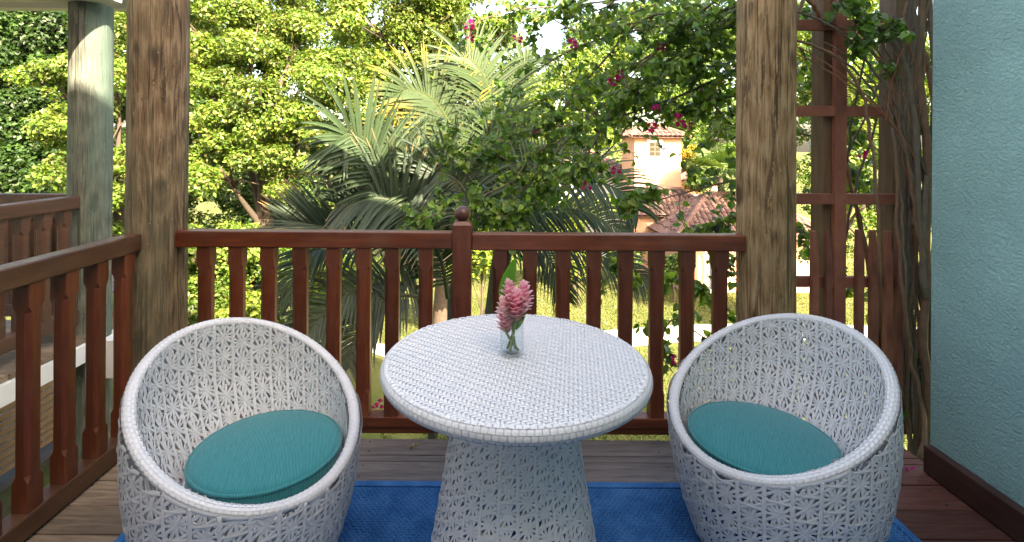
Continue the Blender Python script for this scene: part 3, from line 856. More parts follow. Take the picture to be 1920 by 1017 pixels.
def blade(name, label, pts, wmax, m_, grp, facing):
    P = spline(pts, 12); V = []; F = []
    root = tag(link(name, None, None, None), None)
    bpy.data.objects.remove(root)
    for k, p in enumerate(P):
        s_ = k/11; t = (P[min(k+1, 11)] - P[max(k-1, 0)]).normalized(); sd_ = t.cross(Vector(facing)).normalized(); n_ = sd_.cross(t)
        w2 = wmax*max(.02, math.sin(math.pi*min(1, s_*.92+.06))**.8)/2
        V += [p - sd_*w2 + n_*w2*.35, p, p + sd_*w2 + n_*w2*.35]
    for k in range(11):
        for z in range(2): F.append((k*3+z, k*3+z+1, k*3+z+4, k*3+z+3))
    b0 = P[0]; V = [v - b0 for v in V]
    return tag(link(name, np_mesh(name, V, F, smooth=True), m_, None, b0), label, 'leaf', grp)
blade('ginger_leaf', 'broad green leaf rising behind the pink flowers', [vp(958, 604, .02), vp(950, 560, .03), vp(953, 525, .035), vp(966, 484, .03)], .052, M_GLEAF, 'green leaves in the vase', (0, -1, .2))
blade('ginger_leaf', 'dark green leaf curled inside the right of the vase', [vp(966, 618, -.004), vp(973, 600, -.004), vp(979, 575, 0), vp(976, 552, .01)], .034, M_GLEAF, 'green leaves in the vase', (-.3, -1, .2))

# ------------------------------------------------------------------ fallen bits on the deck
def petal_bits(name, label, p, c, n, s, seed, cat):
    rr = np.random.default_rng(seed); V = []; F = []; Cc = []
    for k in range(n):
        an = rr.uniform(0, 6.28); o = np.array([rr.normal(0, s*.5), rr.normal(0, s*.5), .003+rr.uniform(0, s*.35)])
        d = np.array([math.cos(an), math.sin(an), rr.uniform(-.1, .5)]); e = np.array([-math.sin(an), math.cos(an), rr.uniform(-.2, .4)])
        b = len(V); V += [o, o+d*s*.5-e*s*.35, o+d*s, o+d*s*.5+e*s*.35]; F.append((b, b+1, b+2, b+3)); Cc += [np.array(c)*rr.uniform(.7, 1.2)]*4
    V = np.array(V); V[:, 2] = np.maximum(V[:, 2], .002)
    return tag(link(name, np_mesh(name, V, F, np.array(Cc)), M_PETAL, None, p), label, cat)
p = at(1700, 879, 2.19)
petal_bits('fallen_blossom', 'fallen magenta blossom on the deck by the trellis foot', (p.x, p.y, .001), (.55, .02, .26), 9, .022, 3, 'blossom')
p = at(775, 842, 2.33)
petal_bits('dead_leaf', 'small curled yellowish leaf on the deck near the railing', (p.x, p.y, .001), (.32, .24, .05), 4, .018, 5, 'leaf')

# ------------------------------------------------------------------ leaves in bulk
def leaf_mass(P, Nrm, size, tint, name, m_, rng, fold=.25, aspect=.62, droop=None):
    """one small folded leaf at every point P, its face near Nrm"""
    n = len(P)
    Nn = Nrm + rng.normal(0, .55, (n, 3)); Nn /= np.linalg.norm(Nn, axis=1, keepdims=True)
    T = rng.normal(0, 1, (n, 3))
    if droop is not None: T = T*.8 + np.asarray(droop)
    T -= Nn*(T*Nn).sum(1, keepdims=True); T /= np.linalg.norm(T, axis=1, keepdims=True)
    S = np.cross(Nn, T); L = size*rng.uniform(.5, 1.45, (n, 1))
    w_ = L*aspect*.5
    V = np.stack([P, P + T*L*.42 + S*w_ + Nn*w_*fold, P + T*L, P + T*L*.42 - S*w_ + Nn*w_*fold], 1).reshape(-1, 3)
    b = np.arange(n)[:, None]*4
    F = np.concatenate([b + np.array([[0, 1, 2]]), b + np.array([[0, 2, 3]])], 0)
    return np_mesh(name, V, F, np.repeat(tint, 4, 0))
def tints(n, pal, rng, var=.22):
    pal = np.array(pal); k = rng.integers(0, len(pal), n)
    return np.clip(pal[k]*(1+rng.normal(0, var, (n, 1))), .004, .9)

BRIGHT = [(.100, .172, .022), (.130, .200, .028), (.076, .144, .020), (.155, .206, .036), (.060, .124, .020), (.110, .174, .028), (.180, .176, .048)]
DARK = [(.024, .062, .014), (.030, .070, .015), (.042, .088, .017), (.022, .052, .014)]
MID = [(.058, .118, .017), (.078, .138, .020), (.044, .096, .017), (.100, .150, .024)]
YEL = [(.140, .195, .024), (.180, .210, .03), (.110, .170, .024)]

def crown_points(blobs, rng, dens, sub=12, subr=.38, shell=.6):
    """leaf points on clumps that sit on clumps"""
    Ps = []; Ns = []; Ts = []
    for c, r in blobs:
        c = np.array(c); k = max(6, int(sub))
        D = rng.normal(0, 1, (k, 3)); D[:, 2] += .25; D /= np.linalg.norm(D, axis=1, keepdims=True)
        SC = c + D*r*rng.uniform(.45, .95, (k, 1))*np.array([1, 1, .82]); SR = r*subr*rng.uniform(.6, 1.35, k)
        for s_, q in zip(SC, SR):
            n = int(dens*4*math.pi*q*q)
            d = rng.normal(0, 1, (n, 3)); d[:, 2] += .2; d /= np.linalg.norm(d, axis=1, keepdims=True)
            rad = q*(1 - np.abs(rng.normal(0, .28, (n, 1)))*shell) * (1 + .22*np.sin(d[:, :1]*7+s_[0]*9)*np.sin(d[:, 1:2]*6+s_[2]*7))
            Ps.append(s_ + d*rad*np.array([1, 1, .72])); nn = d*.7 + np.array([0, 0, .55]); Ns.append(nn); Ts.append(np.full(n, rng.uniform(.68, 1.3)))
    return np.concatenate(Ps), np.concatenate(Ns), np.concatenate(Ts)

def tree(name, label, base, blobs, pal, dens, leaf, seed, trunk_r=.16, group='garden trees', cat='tree', trunk_to=None, sub=12, mat_bark=None):
    rng = np.random.default_rng(seed); rr = random.Random(seed)
    bz = float(ground_z(base[0], base[1]))
    root = empty(name, (base[0], base[1], bz), label, cat, group)
    P, Nn, Tc = crown_points(blobs, rng, dens, sub)
    off = np.array([base[0], base[1], bz])
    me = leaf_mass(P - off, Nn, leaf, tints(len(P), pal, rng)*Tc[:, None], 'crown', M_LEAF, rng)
    tag(link('crown', me, M_LEAF, root), kind='stuff')
    cen = sum((Vector(c) for c, r in blobs), Vector())/len(blobs)
    fork = Vector((base[0]*.6+cen.x*.4, base[1]*.6+cen.y*.4, bz + (cen.z-bz)*.55))
    m = MB(); o = Vector(off)
    pts = spline([Vector((0, 0, -.2)), Vector((rr.uniform(-.1, .1), rr.uniform(-.1, .1), (fork.z-bz)*.5)), fork-o, cen-o], 14)
    m.tube(pts, [trunk_r*(1.25-.85*k/13) for k in range(14)], 10); m.build('trunk', mat_bark or M_BARK, root, smooth=True)
    for c, r in blobs:
        c = Vector(c)-o; s0 = pts[rr.randint(6, 12)]; mid = (s0+c)*.5 + Vector((rr.uniform(-.2, .2), rr.uniform(-.2, .2), rr.uniform(-.1, .25)))*r
        lp = spline([s0, mid, c], 8); m = MB(); m.tube(lp, [trunk_r*(.42-.34*k/7) for k in range(8)], 6)
        for q in range(4):
            e = c + Vector((rr.gauss(0, 1), rr.gauss(0, 1), rr.gauss(0, .7)))*r*.5
            m.tube([lp[5], (lp[6]+e)*.5, e], [trunk_r*.13, trunk_r*.09, trunk_r*.04], 5)
        m.build('limb', mat_bark or M_BARK, root, smooth=True)
    return root
def bl(lst):
    return [(tuple(at(x, y, d)), r*d/FPX) for x, y, d, r in lst]

tree('broadleaf_tree', 'bright sunlit leafy tree between the two left log posts', (-6.9, 10.0), bl([(105, 150, 9.5, 60), (165, 250, 9.2, 85), (222, 130, 9.8, 80), (120, 340, 9.0, 65), (222, 330, 9.2, 75), (215, 50, 10, 70), (170, 420, 9, 50)]), BRIGHT, 430, .078, 21)
tree('broadleaf_tree', 'tall bright broadleaf tree filling the view above the left handrail', (-4.6, 10.4), bl([(400, 60, 11, 95), (500, 30, 11.4, 95), (400, 190, 10.2, 90), (490, 215, 9.8, 88), (600, 150, 10, 80), (560, 255, 9.8, 80), (650, 190, 10.2, 55), (410, 310, 9.4, 85), (520, 320, 9.9, 60), (470, 120, 10.6, 80), (350, 130, 10.8, 70), (560, 80, 11, 70)]), BRIGHT, 430, .078, 22, .2)
tree('broadleaf_tree', 'pale green tree whose boughs hang behind the tallest palm fronds', (-1.4, 14.2), bl([(690, 40, 12.5, 90), (780, 20, 12.8, 95), (880, 40, 13.2, 80), (800, 110, 13, 65), (880, 130, 13, 60), (930, 70, 13.5, 55), (720, 130, 12.8, 60), (960, 150, 14, 50), (850, 200, 14, 60), (760, 200, 13.5, 50)]), BRIGHT+[(.2, .25, .06)], 340, .09, 23, .2)
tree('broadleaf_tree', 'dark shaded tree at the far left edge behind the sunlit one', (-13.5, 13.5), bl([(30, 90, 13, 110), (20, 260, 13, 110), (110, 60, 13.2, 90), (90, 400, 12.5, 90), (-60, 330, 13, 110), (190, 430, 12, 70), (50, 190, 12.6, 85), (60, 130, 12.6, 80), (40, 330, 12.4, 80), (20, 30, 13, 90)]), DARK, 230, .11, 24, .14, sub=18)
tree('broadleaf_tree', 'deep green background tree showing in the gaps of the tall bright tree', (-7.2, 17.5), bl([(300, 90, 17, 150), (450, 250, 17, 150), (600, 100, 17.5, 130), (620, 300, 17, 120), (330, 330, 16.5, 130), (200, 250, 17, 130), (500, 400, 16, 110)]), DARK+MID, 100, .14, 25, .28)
tree('broadleaf_tree', 'mid green tree far behind the palm crown', (-2.2, 20), bl([(760, 270, 19, 120), (880, 260, 20, 110), (820, 370, 19, 110), (960, 320, 20, 100), (700, 380, 18, 100), (940, 420, 20, 80), (680, 300, 19, 90)]), MID+YEL, 80, .15, 26, .28)
tree('broadleaf_tree', 'sunlit tree below the sky patch beyond the vine', (1.5, 30), bl([(1000, 180, 30, 85), (1080, 150, 31, 80), (1040, 260, 29, 90), (1130, 220, 32, 85), (1125, 90, 32, 70), (1190, 60, 33, 75), (960, 240, 30, 80), (1100, 310, 30, 80)]), MID+YEL, 45, .2, 27, .3)
tree('broadleaf_tree', 'green tree rising behind the terracotta tower', (11, 33), bl([(1180, 150, 33, 85), (1260, 130, 33, 90), (1340, 150, 33, 95), (1400, 80, 34, 95), (1300, 220, 32, 70), (1370, 250, 31, 70), (1310, 60, 35, 80)]), MID, 45, .2, 28, .3)
tree('broadleaf_tree', 'pale sunlit tree seen through the upper trellis', (9.8, 14.5), bl([(1520, 90, 14, 95), (1600, 50, 14, 95), (1590, 170, 13.5, 90), (1680, 110, 14, 95), (1660, 230, 13.5, 90), (1540, 230, 14.5, 80), (1740, 200, 14, 90)]), MID+YEL, 150, .11, 29, .2)
tree('broadleaf_tree', 'low green tree seen through the lower trellis beside the house', (10.4, 13), bl([(1580, 330, 12.5, 70), (1650, 330, 12.5, 80), (1640, 410, 12, 60), (1720, 380, 12.5, 70), (1540, 380, 14, 45)]), MID+BRIGHT, 180, .10, 30, .14)

def shrub(label, px, py, d, r, pal, leaf, dens, seed, n=5, sq=.8):
    rng = np.random.default_rng(seed); c0 = at(px, py, d); R_ = r*d/FPX
    bl_ = [(tuple(np.array(c0) + rng.normal(0, .45, 3)*R_*np.array([1, .7, .5])), R_*rng.uniform(.5, .75)) for _ in range(n)] + [(tuple(c0), R_*.8)]
    return tree('garden_shrub', label, (c0.x, c0.y), bl_, pal, dens, leaf, seed, .04, 'garden shrubs', 'shrub', sub=9)
shrub('sunlit leafy shrub low behind the left chair near the corner post', 400, 470, 8.2, 70, BRIGHT, .07, 380, 41)
shrub('bright green shrub behind the third baluster left of centre', 470, 600, 7.6, 60, YEL, .065, 380, 42)
shrub('olive shrub below the drooping palm fronds', 545, 500, 8.6, 62, MID, .07, 380, 43)
shrub('light shrub behind the balusters left of the newel', 630, 520, 9.4, 62, BRIGHT, .07, 360, 44)
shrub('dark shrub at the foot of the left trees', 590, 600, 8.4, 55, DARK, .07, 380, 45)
shrub('deep green low shrub near the garden kiosk', 400, 640, 7.4, 50, MID, .06, 380, 46)
shrub('broad sunlit shrub between the corner post and the first balusters', 360, 560, 8.0, 85, BRIGHT+MID, .07, 360, 55, 7)
shrub('leafy green shrub behind the back of the left chair', 470, 500, 9.0, 80, MID+BRIGHT, .07, 360, 56, 7)
shrub('tall olive shrub behind the fourth and fifth balusters', 570, 560, 9.6, 85, BRIGHT, .075, 330, 57, 7)
shrub('rounded shrub beneath the lowest palm frond', 690, 560, 10.5, 60, MID+YEL, .08, 300, 58, 6)
shrub('yellow-green rounded shrub to the right of the newel post', 905, 480, 13, 55, YEL, .09, 230, 47)
shrub('clipped green hedge bush on the lawn by the house corner', 1262, 505, 17.5, 42, MID, .10, 230, 48, 6)
shrub('small yellow-green bush beyond the lawn behind the ginger flowers', 1080, 490, 19, 42, YEL, .11, 190, 49)
shrub('feathery light shrub under the white house wall', 1085, 400, 17, 60, YEL, .10, 150, 50, 6)
shrub('low hedge bush at the far edge of the lawn', 1165, 482, 19, 34, MID, .10, 220, 51)
shrub('dense green bush by the far house beside the fan palm', 1330, 340, 24, 45, MID, .13, 130, 52)
shrub('orange-tinged bush beside the tower wall', 1290, 300, 26, 32, [(.35, .22, .03), (.2, .22, .03)], .13, 130, 53)
shrub('pale shrub on the lawn seen through the pickets', 1560, 470, 13, 40, YEL+MID, .08, 250, 54)

# ------------------------------------------------------------------ palms
def frond(parent, pts, n, length, wid, up, droop, tint, seed, tipc=None, spread=1.0, off=Vector((0, 0, 0)), sides=(-1, 1), lift=.35, taper0=.35, tip0=.55):
    """a feather frond: curved rachis, folded leaflets on both sides"""
    rr = np.random.default_rng(seed); P = spline([Vector(p)-off for p in pts], 26)
    V = []; F = []; C = []
    def seg(k):
        t = k*25; i = min(int(t), 24); u = t-i
        return P[i]*(1-u)+P[i+1]*u, (P[i+1]-P[i]).normalized()
    for sg in sides:
        for k in range(n):
            s_ = (k+.5)/n; p, t = seg(.10+.90*s_)
            upv = Vector(up); sd_ = t.cross(upv).normalized()*sg; nn = sd_.cross(t)*sg
            L = length*(taper0 + (1-taper0)*math.sin(math.pi*min(1, .12+s_*.80))**.7)*(1+rr.normal(0, .06))
            if s_ > .8: L *= 1-.45*(s_-.8)/.2
            fw = .35 + .75*s_
            d0 = (sd_*spread + t*fw + nn*lift*(1+rr.normal(0, .2)) + Vector(rr.normal(0, .06, 3))).normalized()
            pr = p.copy(); dirv = d0.copy(); b = len(V); c0 = np.array(tint)*(1+rr.normal(0, .14))
            for q in range(6):
                f = q/5; w2 = wid*[.55, 1, 1, .8, .5, .06][q]/2
                side = dirv.cross(nn); side = side.normalized() if side.length > 1e-4 else sd_
                nrm = side.cross(dirv).normalized()
                V += [pr - side*w2 + nrm*w2*.4, pr, pr + side*w2 + nrm*w2*.4]
                cc = c0.copy()
                if tipc is not None and f > tip0: cc = cc*(1-(f-tip0)/(1-tip0)) + np.array(tipc)*(f-tip0)/(1-tip0)
                C += [cc, cc*1.12, cc]
                dirv = (dirv + Vector((0, 0, -1))*droop*(.4+f)*.42).normalized(); pr = pr + dirv*L/5
            for q in range(5):
                for z in range(2): F.append((b+q*3+z, b+q*3+z+1, b+q*3+z+4, b+q*3+z+3))
    m = MB(); m.tube(P, [wid*.75*(1.15-1.0*k/25) for k in range(26)], 6, False)
    b = len(V); V += [Vector(v) for v in m.v]; C += [np.array(tint)*np.array([1.5, 1.2, 1.0])]*len(m.v)
    F += [tuple(i+b for i in f) for f in m.f]
    o = link('frond', np_mesh('frond', [tuple(v) for v in V], F, np.array(C)), M_FROND, parent)
    return o
PD = 4.9
pb = at(900, 600, PD); pz = float(ground_z(pb.x, pb.y))
palm = empty('feather_palm', (pb.x, pb.y, pz), 'large feather palm with arching fronds just beyond the centre of the railing', 'palm', 'palms')
po = Vector((pb.x, pb.y, pz))
M_PSTEM = plain('palm_stem', (.07, .08, .05), .6, .3, 10)
def cane(pts, r0, r1):
    m = MB(); q = spline([Vector(p)-po for p in pts], 16); m.tube(q, [r0+(r1-r0)*k/15 for k in range(16)], 10); m.build('cane', M_PSTEM, palm, smooth=True)
G0 = Vector((pb.x, pb.y, pz))
cane([G0, at(915, 700, PD), at(925, 560, PD), at(935, 470, PD), at(940, 415, PD)], .085, .045)
cane([G0+Vector((.15, .1, 0)), at(930, 640, PD+.1), at(945, 520, PD+.1), at(962, 430, PD+.1)], .06, .035)
cane([G0+Vector((-.2, .1, 0)), at(850, 640, PD+.2), at(858, 520, PD+.2), at(885, 430, PD), at(915, 380, PD)], .07, .05)
cane([G0+Vector((-.3, .2, 0)), at(800, 650, PD+.3), at(775, 540, PD+.3), at(765, 470, PD+.3)], .06, .035)
GRN = (.036, .062, .028); GRY = (.044, .066, .043); LIT = (.040, .066, .026); YT = (.26, .18, .02); BT = (.36, .22, .10)
def fr_(lst, n, ln, wd, up, dr, tint, seed, tip=None, **k):
    frond(palm, [at(*q) for q in lst], n, ln, wd, up, dr, tint, seed, tip, off=po, **k)
# left fan-like frond with brown tips that stands above the handrail
fr_([(800, 470, 4.9), (720, 446, 4.7), (640, 432, 4.5), (590, 428, 4.6), (545, 432, 4.6)], 43, .60, 0.032, (0, -.8, .6), .06, GRY, 1, BT, sides=(1, -1), lift=.9, spread=.55, tip0=.8)
# the upright frond that bends over to the left
fr_([(785, 520, 4.8), (760, 430, 4.7), (735, 350, 4.6), (700, 285, 4.5), (655, 252, 4.4), (630, 268, 4.3)], 49, .66, 0.034, (.5, -.85, .2), .32, GRN, 2)
# sunlit frond with yellow tips above it
fr_([(880, 430, 5.0), (870, 330, 5.1), (850, 250, 5.2), (815, 190, 5.3), (770, 168, 5.3), (735, 185, 5.2)], 52, .62, 0.034, (.3, -.9, .3), .30, LIT, 3, YT)
# the highest frond, pale in the sun
fr_([(915, 400, 5.1), (925, 300, 5.2), (925, 210, 5.4), (905, 140, 5.5), (870, 108, 5.6), (835, 120, 5.6)], 52, .62, 0.034, (.4, -.85, .2), .30, LIT, 4)
fr_([(925, 400, 5.1), (940, 280, 5.2), (955, 190, 5.4), (975, 130, 5.6), (1000, 110, 5.7)], 43, .5, 0.030, (-.4, -.85, .2), .35, LIT, 5)
# mid fronds behind
fr_([(800, 480, 5.1), (800, 400, 5.2), (785, 330, 5.3), (740, 280, 5.4), (690, 280, 5.5)], 49, .62, 0.034, (.3, -.9, .3), .40, GRY, 6, YT)
fr_([(860, 440, 5.0), (850, 370, 5.0), (815, 320, 5.0), (760, 305, 5.0), (700, 330, 5.0)], 49, .62, 0.026, (.2, -.9, .4), .45, GRN, 7)
fr_([(890, 420, 5.2), (885, 360, 5.2), (900, 300, 5.2), (940, 262, 5.2), (985, 262, 5.2)], 46, .6, 0.034, (-.2, -.9, .3), .40, GRN, 8)
# right-hand fronds drooping
fr_([(935, 430, 4.9), (975, 380, 4.8), (1035, 345, 4.7), (1100, 335, 4.6), (1165, 360, 4.5), (1195, 395, 4.4)], 52, .55, 0.027, (0, -.7, .7), .55, GRN, 9)
fr_([(940, 440, 5.0), (985, 405, 5.0), (1050, 392, 5.0), (1110, 402, 5.0), (1170, 440, 5.0)], 46, .5, 0.027, (0, -.7, .7), .55, GRN, 10)
fr_([(940, 470, 4.9), (1000, 462, 4.8), (1075, 470, 4.7), (1150, 490, 4.6), (1215, 530, 4.5)], 49, .48, 0.019, (0, -.6, .8), .75, (.032, .05, .024), 11)
fr_([(935, 480, 5.1), (970, 455, 5.1), (1010, 465, 5.1), (1045, 510, 5.0), (1060, 560, 5.0)], 37, .45, 0.019, (0, -.6, .8), .6, (.032, .05, .024), 12)
fr_([(930, 450, 4.9), (950, 390, 4.9), (985, 330, 4.9), (1040, 290, 4.9), (1100, 285, 4.9)], 46, .55, 0.021, (-.3, -.8, .4), .45, GRN, 13)
# lower left fronds behind the balusters
fr_([(790, 540, 4.9), (730, 530, 4.8), (665, 545, 4.6), (605, 590, 4.5), (570, 640, 4.4)], 46, .5, 0.030, (0, -.7, .7), .25, (.06, .08, .05), 14)
fr_([(800, 560, 4.8), (750, 555, 4.6), (700, 580, 4.5), (665, 630, 4.4), (655, 690, 4.3)], 40, .48, 0.027, (0, -.7, .7), .45, (.065, .08, .055), 15)
fr_([(700, 480, 4.9), (640, 462, 4.8), (585, 470, 4.7), (550, 510, 4.6), (545, 570, 4.5)], 37, .45, 0.027, (0, -.7, .7), .7, (.05, .075, .05), 16)
fr_([(840, 560, 4.9), (830, 500, 4.9), (815, 460, 4.9), (790, 440, 4.9), (760, 450, 4.9)], 37, .5, 0.030, (.2, -.9, .3), .35, GRN, 17)
fr_([(830, 470, 4.7), (790, 420, 4.6), (740, 380, 4.5), (690, 372, 4.4), (640, 385, 4.4)], 46, .62, .032, (.1, -.8, .5), .30, GRY, 18, BT, tip0=.85, lift=.6)
fr_([(850, 460, 4.8), (830, 400, 4.8), (800, 350, 4.7), (770, 330, 4.7), (730, 335, 4.6)], 46, .66, .032, (.2, -.9, .3), .42, GRN, 19)
fr_([(880, 450, 4.7), (885, 400, 4.7), (865, 350, 4.7), (830, 325, 4.6), (790, 330, 4.6)], 44, .6, .032, (.3, -.9, .2), .50, GRY, 20)

fpb = at(1352, 330, 21); fz = float(ground_z(fpb.x, fpb.y))
fan = empty('fan_palm', (fpb.x, fpb.y, fz), 'sunlit fan palm beyond the roof just left of the right log post', 'palm', 'palms')
m = MB(); top = fpb - Vector((fpb.x, fpb.y, fz)); m.tube(spline([(0, 0, -.2), top*.5, top], 10), [.18-.006*k for k in range(10)], 10); m.build('trunk', M_BARK, fan, smooth=True)
rr = random.Random(3)
for k in range(16):
    an = k*2.4; el = rr.uniform(-.35, 1.0); d0 = Vector((math.cos(an)*math.cos(el), math.sin(an)*math.cos(el), math.sin(el)))
    hub = top + d0*.8; s1 = d0.cross(Vector((0, 0, 1))).normalized(); V = []; F = []; C = []
    for q in range(26):
        a_ = (q/25-.5)*3.4; d1 = (d0*math.cos(a_) + s1*math.sin(a_)).normalized(); L = 1.05*(1+rr.uniform(-.1, .1)); sd_ = d1.cross(s1.cross(d0)).normalized()*.035
        e1 = hub + d1*L*.6; e2 = hub + d1*L + Vector((0, 0, -.22)); b = len(V)
        V += [hub-sd_*.3, hub+sd_*.3, e1+sd_, e1-sd_, e2]; F += [(b, b+1, b+2), (b, b+2, b+3), (b+3, b+2, b+4)]; C += [np.array((.075, .125, .03))*rr.uniform(.8, 1.2)]*5
    m = MB(); m.tube([top, hub], .015, 5); b = len(V); V += m.v; C += [np.array((.15, .18, .06))]*len(m.v)
    for f in m.f:
        if len(f) == 4: F += [(f[0]+b, f[1]+b, f[2]+b), (f[0]+b, f[2]+b, f[3]+b)]
    link('frond', np_mesh('frond', [tuple(v) for v in V], F, np.array(C)), M_FROND, fan)

# ------------------------------------------------------------------ villas beyond the lawn
def slope_tiles(A, B, up, S, hipA, hipB, pitch=.20, step=.34):
    """barrel tiles on one roof slope: eave A->B, unit vector up the slope, slope length S; hips cut the ends"""
    A, B, up = Vector(A), Vector(B), Vector(up).normalized(); e = (B-A); L = e.length; e.normalize(); nn = e.cross(up).normalized()
    if nn.z < 0: nn = -nn
    V = []; F = []; n = max(2, int(L/pitch)); p = L/n
    for i in range(n):
        s_ = (i+.5)*p; ln = S
        if hipA: ln = min(ln, s_*hipA)
        if hipB: ln = min(ln, (L-s_)*hipB)
        if ln < .08: continue
        k = max(1, int(ln/step)); st = ln/k
        for r in range(k):
            b = len(V)
            for v_, lift in ((r*st-.02, .035), ((r+1)*st, .0)):
                for a_ in range(7):
                    th = math.pi*a_/6*1.0; x = s_ + (-math.cos(th))*p*.5; h = math.sin(th)*p*.36 if a_ not in (0, 6) else -.01
                    V.append(A + e*x + up*v_ + nn*(h+lift))
            for a_ in range(6): F.append((b+a_, b+a_+1, b+a_+8, b+a_+7))
    return V, F
M_WFRAME = plain('brown_window_frame', (.10, .06, .035), .6, .1, 8)
def sub_kid(o, part, root):
    o.parent = part; o.matrix_parent_inverse = Matrix.Translation(part.location).inverted(); return o
def villa(name, label, x0, x1, y0, y1, zw, rise, wmat, over=.45, z0=GZ, hip=True, windows=()):
    cx, cy = (x0+x1)/2, (y0+y1)/2
    root = empty(name, (cx, cy, z0), label, 'house', 'villas beyond the lawn')
    kid(box_obj('wall', (x0, y0, z0-.3), (x1, y1, zw), wmat, None, .01), root)
    X0, X1, Y0, Y1 = x0-over, x1+over, y0-over, y1+over; wx, wy = X1-X0, Y1-Y0
    half = min(wx, wy)/2; S = math.hypot(half, rise); h = S/half
    m = MB()
    ze = zw+.02
    for A, B, d in (((X0, Y0), (X1, Y0), (0, 1)), ((X1, Y0), (X1, Y1), (-1, 0)), ((X1, Y1), (X0, Y1), (0, -1)), ((X0, Y1), (X0, Y0), (1, 0))):
        up = Vector((d[0]*half, d[1]*half, rise))
        V, F = slope_tiles((A[0], A[1], ze), (B[0], B[1], ze), up, S, h, h); m.add(V, F)
    r_ = tag(kid(m.build('roof_tiles', M_TILE, None), root), kind='stuff')
    # boarded roof body under the tiles, so no light passes, and the hip ridges
    if wx >= wy: ra, rb_ = (X0+half, cy), (X1-half, cy)
    else: ra, rb_ = (cx, Y0+half), (cx, Y1-half)
    m = MB(); zt = ze+rise-.02
    V = [(X0, Y0, ze-.02), (X1, Y0, ze-.02), (X1, Y1, ze-.02), (X0, Y1, ze-.02), (ra[0], ra[1], zt), (rb_[0]+1e-3, rb_[1]+1e-3, zt)]
    m.add(V, ([(0, 1, 5, 4), (1, 2, 5), (2, 3, 4, 5), (3, 0, 4)] if wx >= wy else [(0, 1, 4), (1, 2, 5, 4), (2, 3, 5), (3, 0, 4, 5)]) + [(3, 2, 1, 0)])
    kid(m.build('roof_boarding', M_TILE, None), root)
    m = MB()
    for c_, r0 in (((X0, Y0), ra), ((X0, Y1), ra if wx >= wy else rb_), ((X1, Y0), rb_ if wx >= wy else ra), ((X1, Y1), rb_)):
        m.tube([(c_[0], c_[1], ze+.05), (r0[0], r0[1], ze+rise+.05)], .10, 8)
    m.tube([(ra[0], ra[1], ze+rise+.05), (rb_[0]+.01, rb_[1]+.01, ze+rise+.05)], .10, 8)
    kid(m.build('roof_ridge', M_TILE, None), root)
    for (wx0, wx1, wz0, wz1, nxp, nzp) in windows:
        wn_ = kid(box_obj('window', (wx0-.12, y0-.05, wz0-.12), (wx1+.12, y0+.02, wz1+.12), M_WHITE, None, .01), root)
        gw = (wx1-wx0)/nxp; gh = (wz1-wz0)/nzp
        sub_kid(box_obj('window_frame', (wx0, y0-.062, wz0), (wx1, y0-.03, wz1), M_WFRAME, None, .004), wn_, root)
        for a_ in range(nxp):
            for b_ in range(nzp):
                sub_kid(box_obj('pane', (wx0+a_*gw+.03, y0-.068, wz0+b_*gh+.03), (wx0+(a_+1)*gw-.03, y0-.058, wz0+(b_+1)*gh-.03), M_PANE, None, .002), wn_, root)
    return root
D1 = 23.0
a, b = at(1190, 258, D1), at(1278, 258, D1); wv0, wv1 = at(1217, 293, D1), at(1238, 267, D1)
villa('tower_house', 'sunlit terracotta tower with small white-framed window and tiled hip roof', a.x, b.x, D1, D1+2.2, a.z, .62, M_ORANGE, .30, windows=[(wv0.x, wv1.x, wv0.z, wv1.z, 2, 3)])
D2 = 21.0
a, b = at(1186, 404, D2), at(1312, 404, D2)
villa('low_house_wing', 'low terracotta wing with tiled roof in front of the tower', a.x, b.x+.4, D2, D2+1.75, a.z, .95, M_ORANGE, .35)
D3 = 18.6
a, b = at(1252, 441, D3), at(1545, 441, D3)
villa('front_house', 'terracotta house with a broad shaded tile roof behind the right log post', a.x+.5, b.x, D3, D3+3.4, a.z-.15, 1.45, M_ORANGE, .45)
c = at(1338, 520, D3-.9)
pc_ = empty('white_column', (c.x, c.y, GZ), 'white porch column with a block base at the house corner', 'column')
kid(box_obj('column_shaft', (c.x-.11, c.y-.11, GZ+.4), (c.x+.11, c.y+.11, at(1338, 442, D3).z), M_WHITE, None), pc_)
kid(box_obj('column_base', (c.x-.2, c.y-.2, GZ-.1), (c.x+.2, c.y+.2, GZ+.4), M_STONE, None), pc_)
# white parapet wall and rear wing
a, b = at(1215, 366, 22.9), at(1345, 358, 22.9)
tag(box_obj('white_parapet', (a.x, 22.86, a.z-.09), (b.x, 22.96, a.z+.03), M_WHITE, None), 'thin white parapet line above the low terracotta wing', 'parapet')
a, b = at(1275, 340, 25.5), at(1345, 340, 25.5)
villa('rear_house', 'small tiled roof and wall right of the tower', a.x, b.x, 25.5, 27.5, a.z, .55, M_ORANGE, .3)
D4 = 26.0
a, b = at(1040, 330, D4), at(1182, 330, D4); q0, q1 = at(1110, 400, D4), at(1128, 370, D4)
villa('white_house', 'white-walled house with pink tiled roof half hidden by palm fronds', a.x, b.x, D4, D4+4, a.z, 1.3, M_WHITEW, .4, windows=[(q0.x, q1.x, q0.z, q1.z, 2, 2)])
a = at(1148, 372, 24.4)
m = MB(); m.lathe([(.0001, 0), (.62, 0), (.62, a.z-GZ-.25), (.70, a.z-GZ-.2), (.70, a.z-GZ-.08), (.6, a.z-GZ), (.0001, a.z-GZ+.05)], 28)
tag(m.build('round_turret', M_WHITEW, None, loc=(a.x, 24.4, GZ), smooth=False), 'pale rounded wall bay beside the terracotta wing', 'turret')

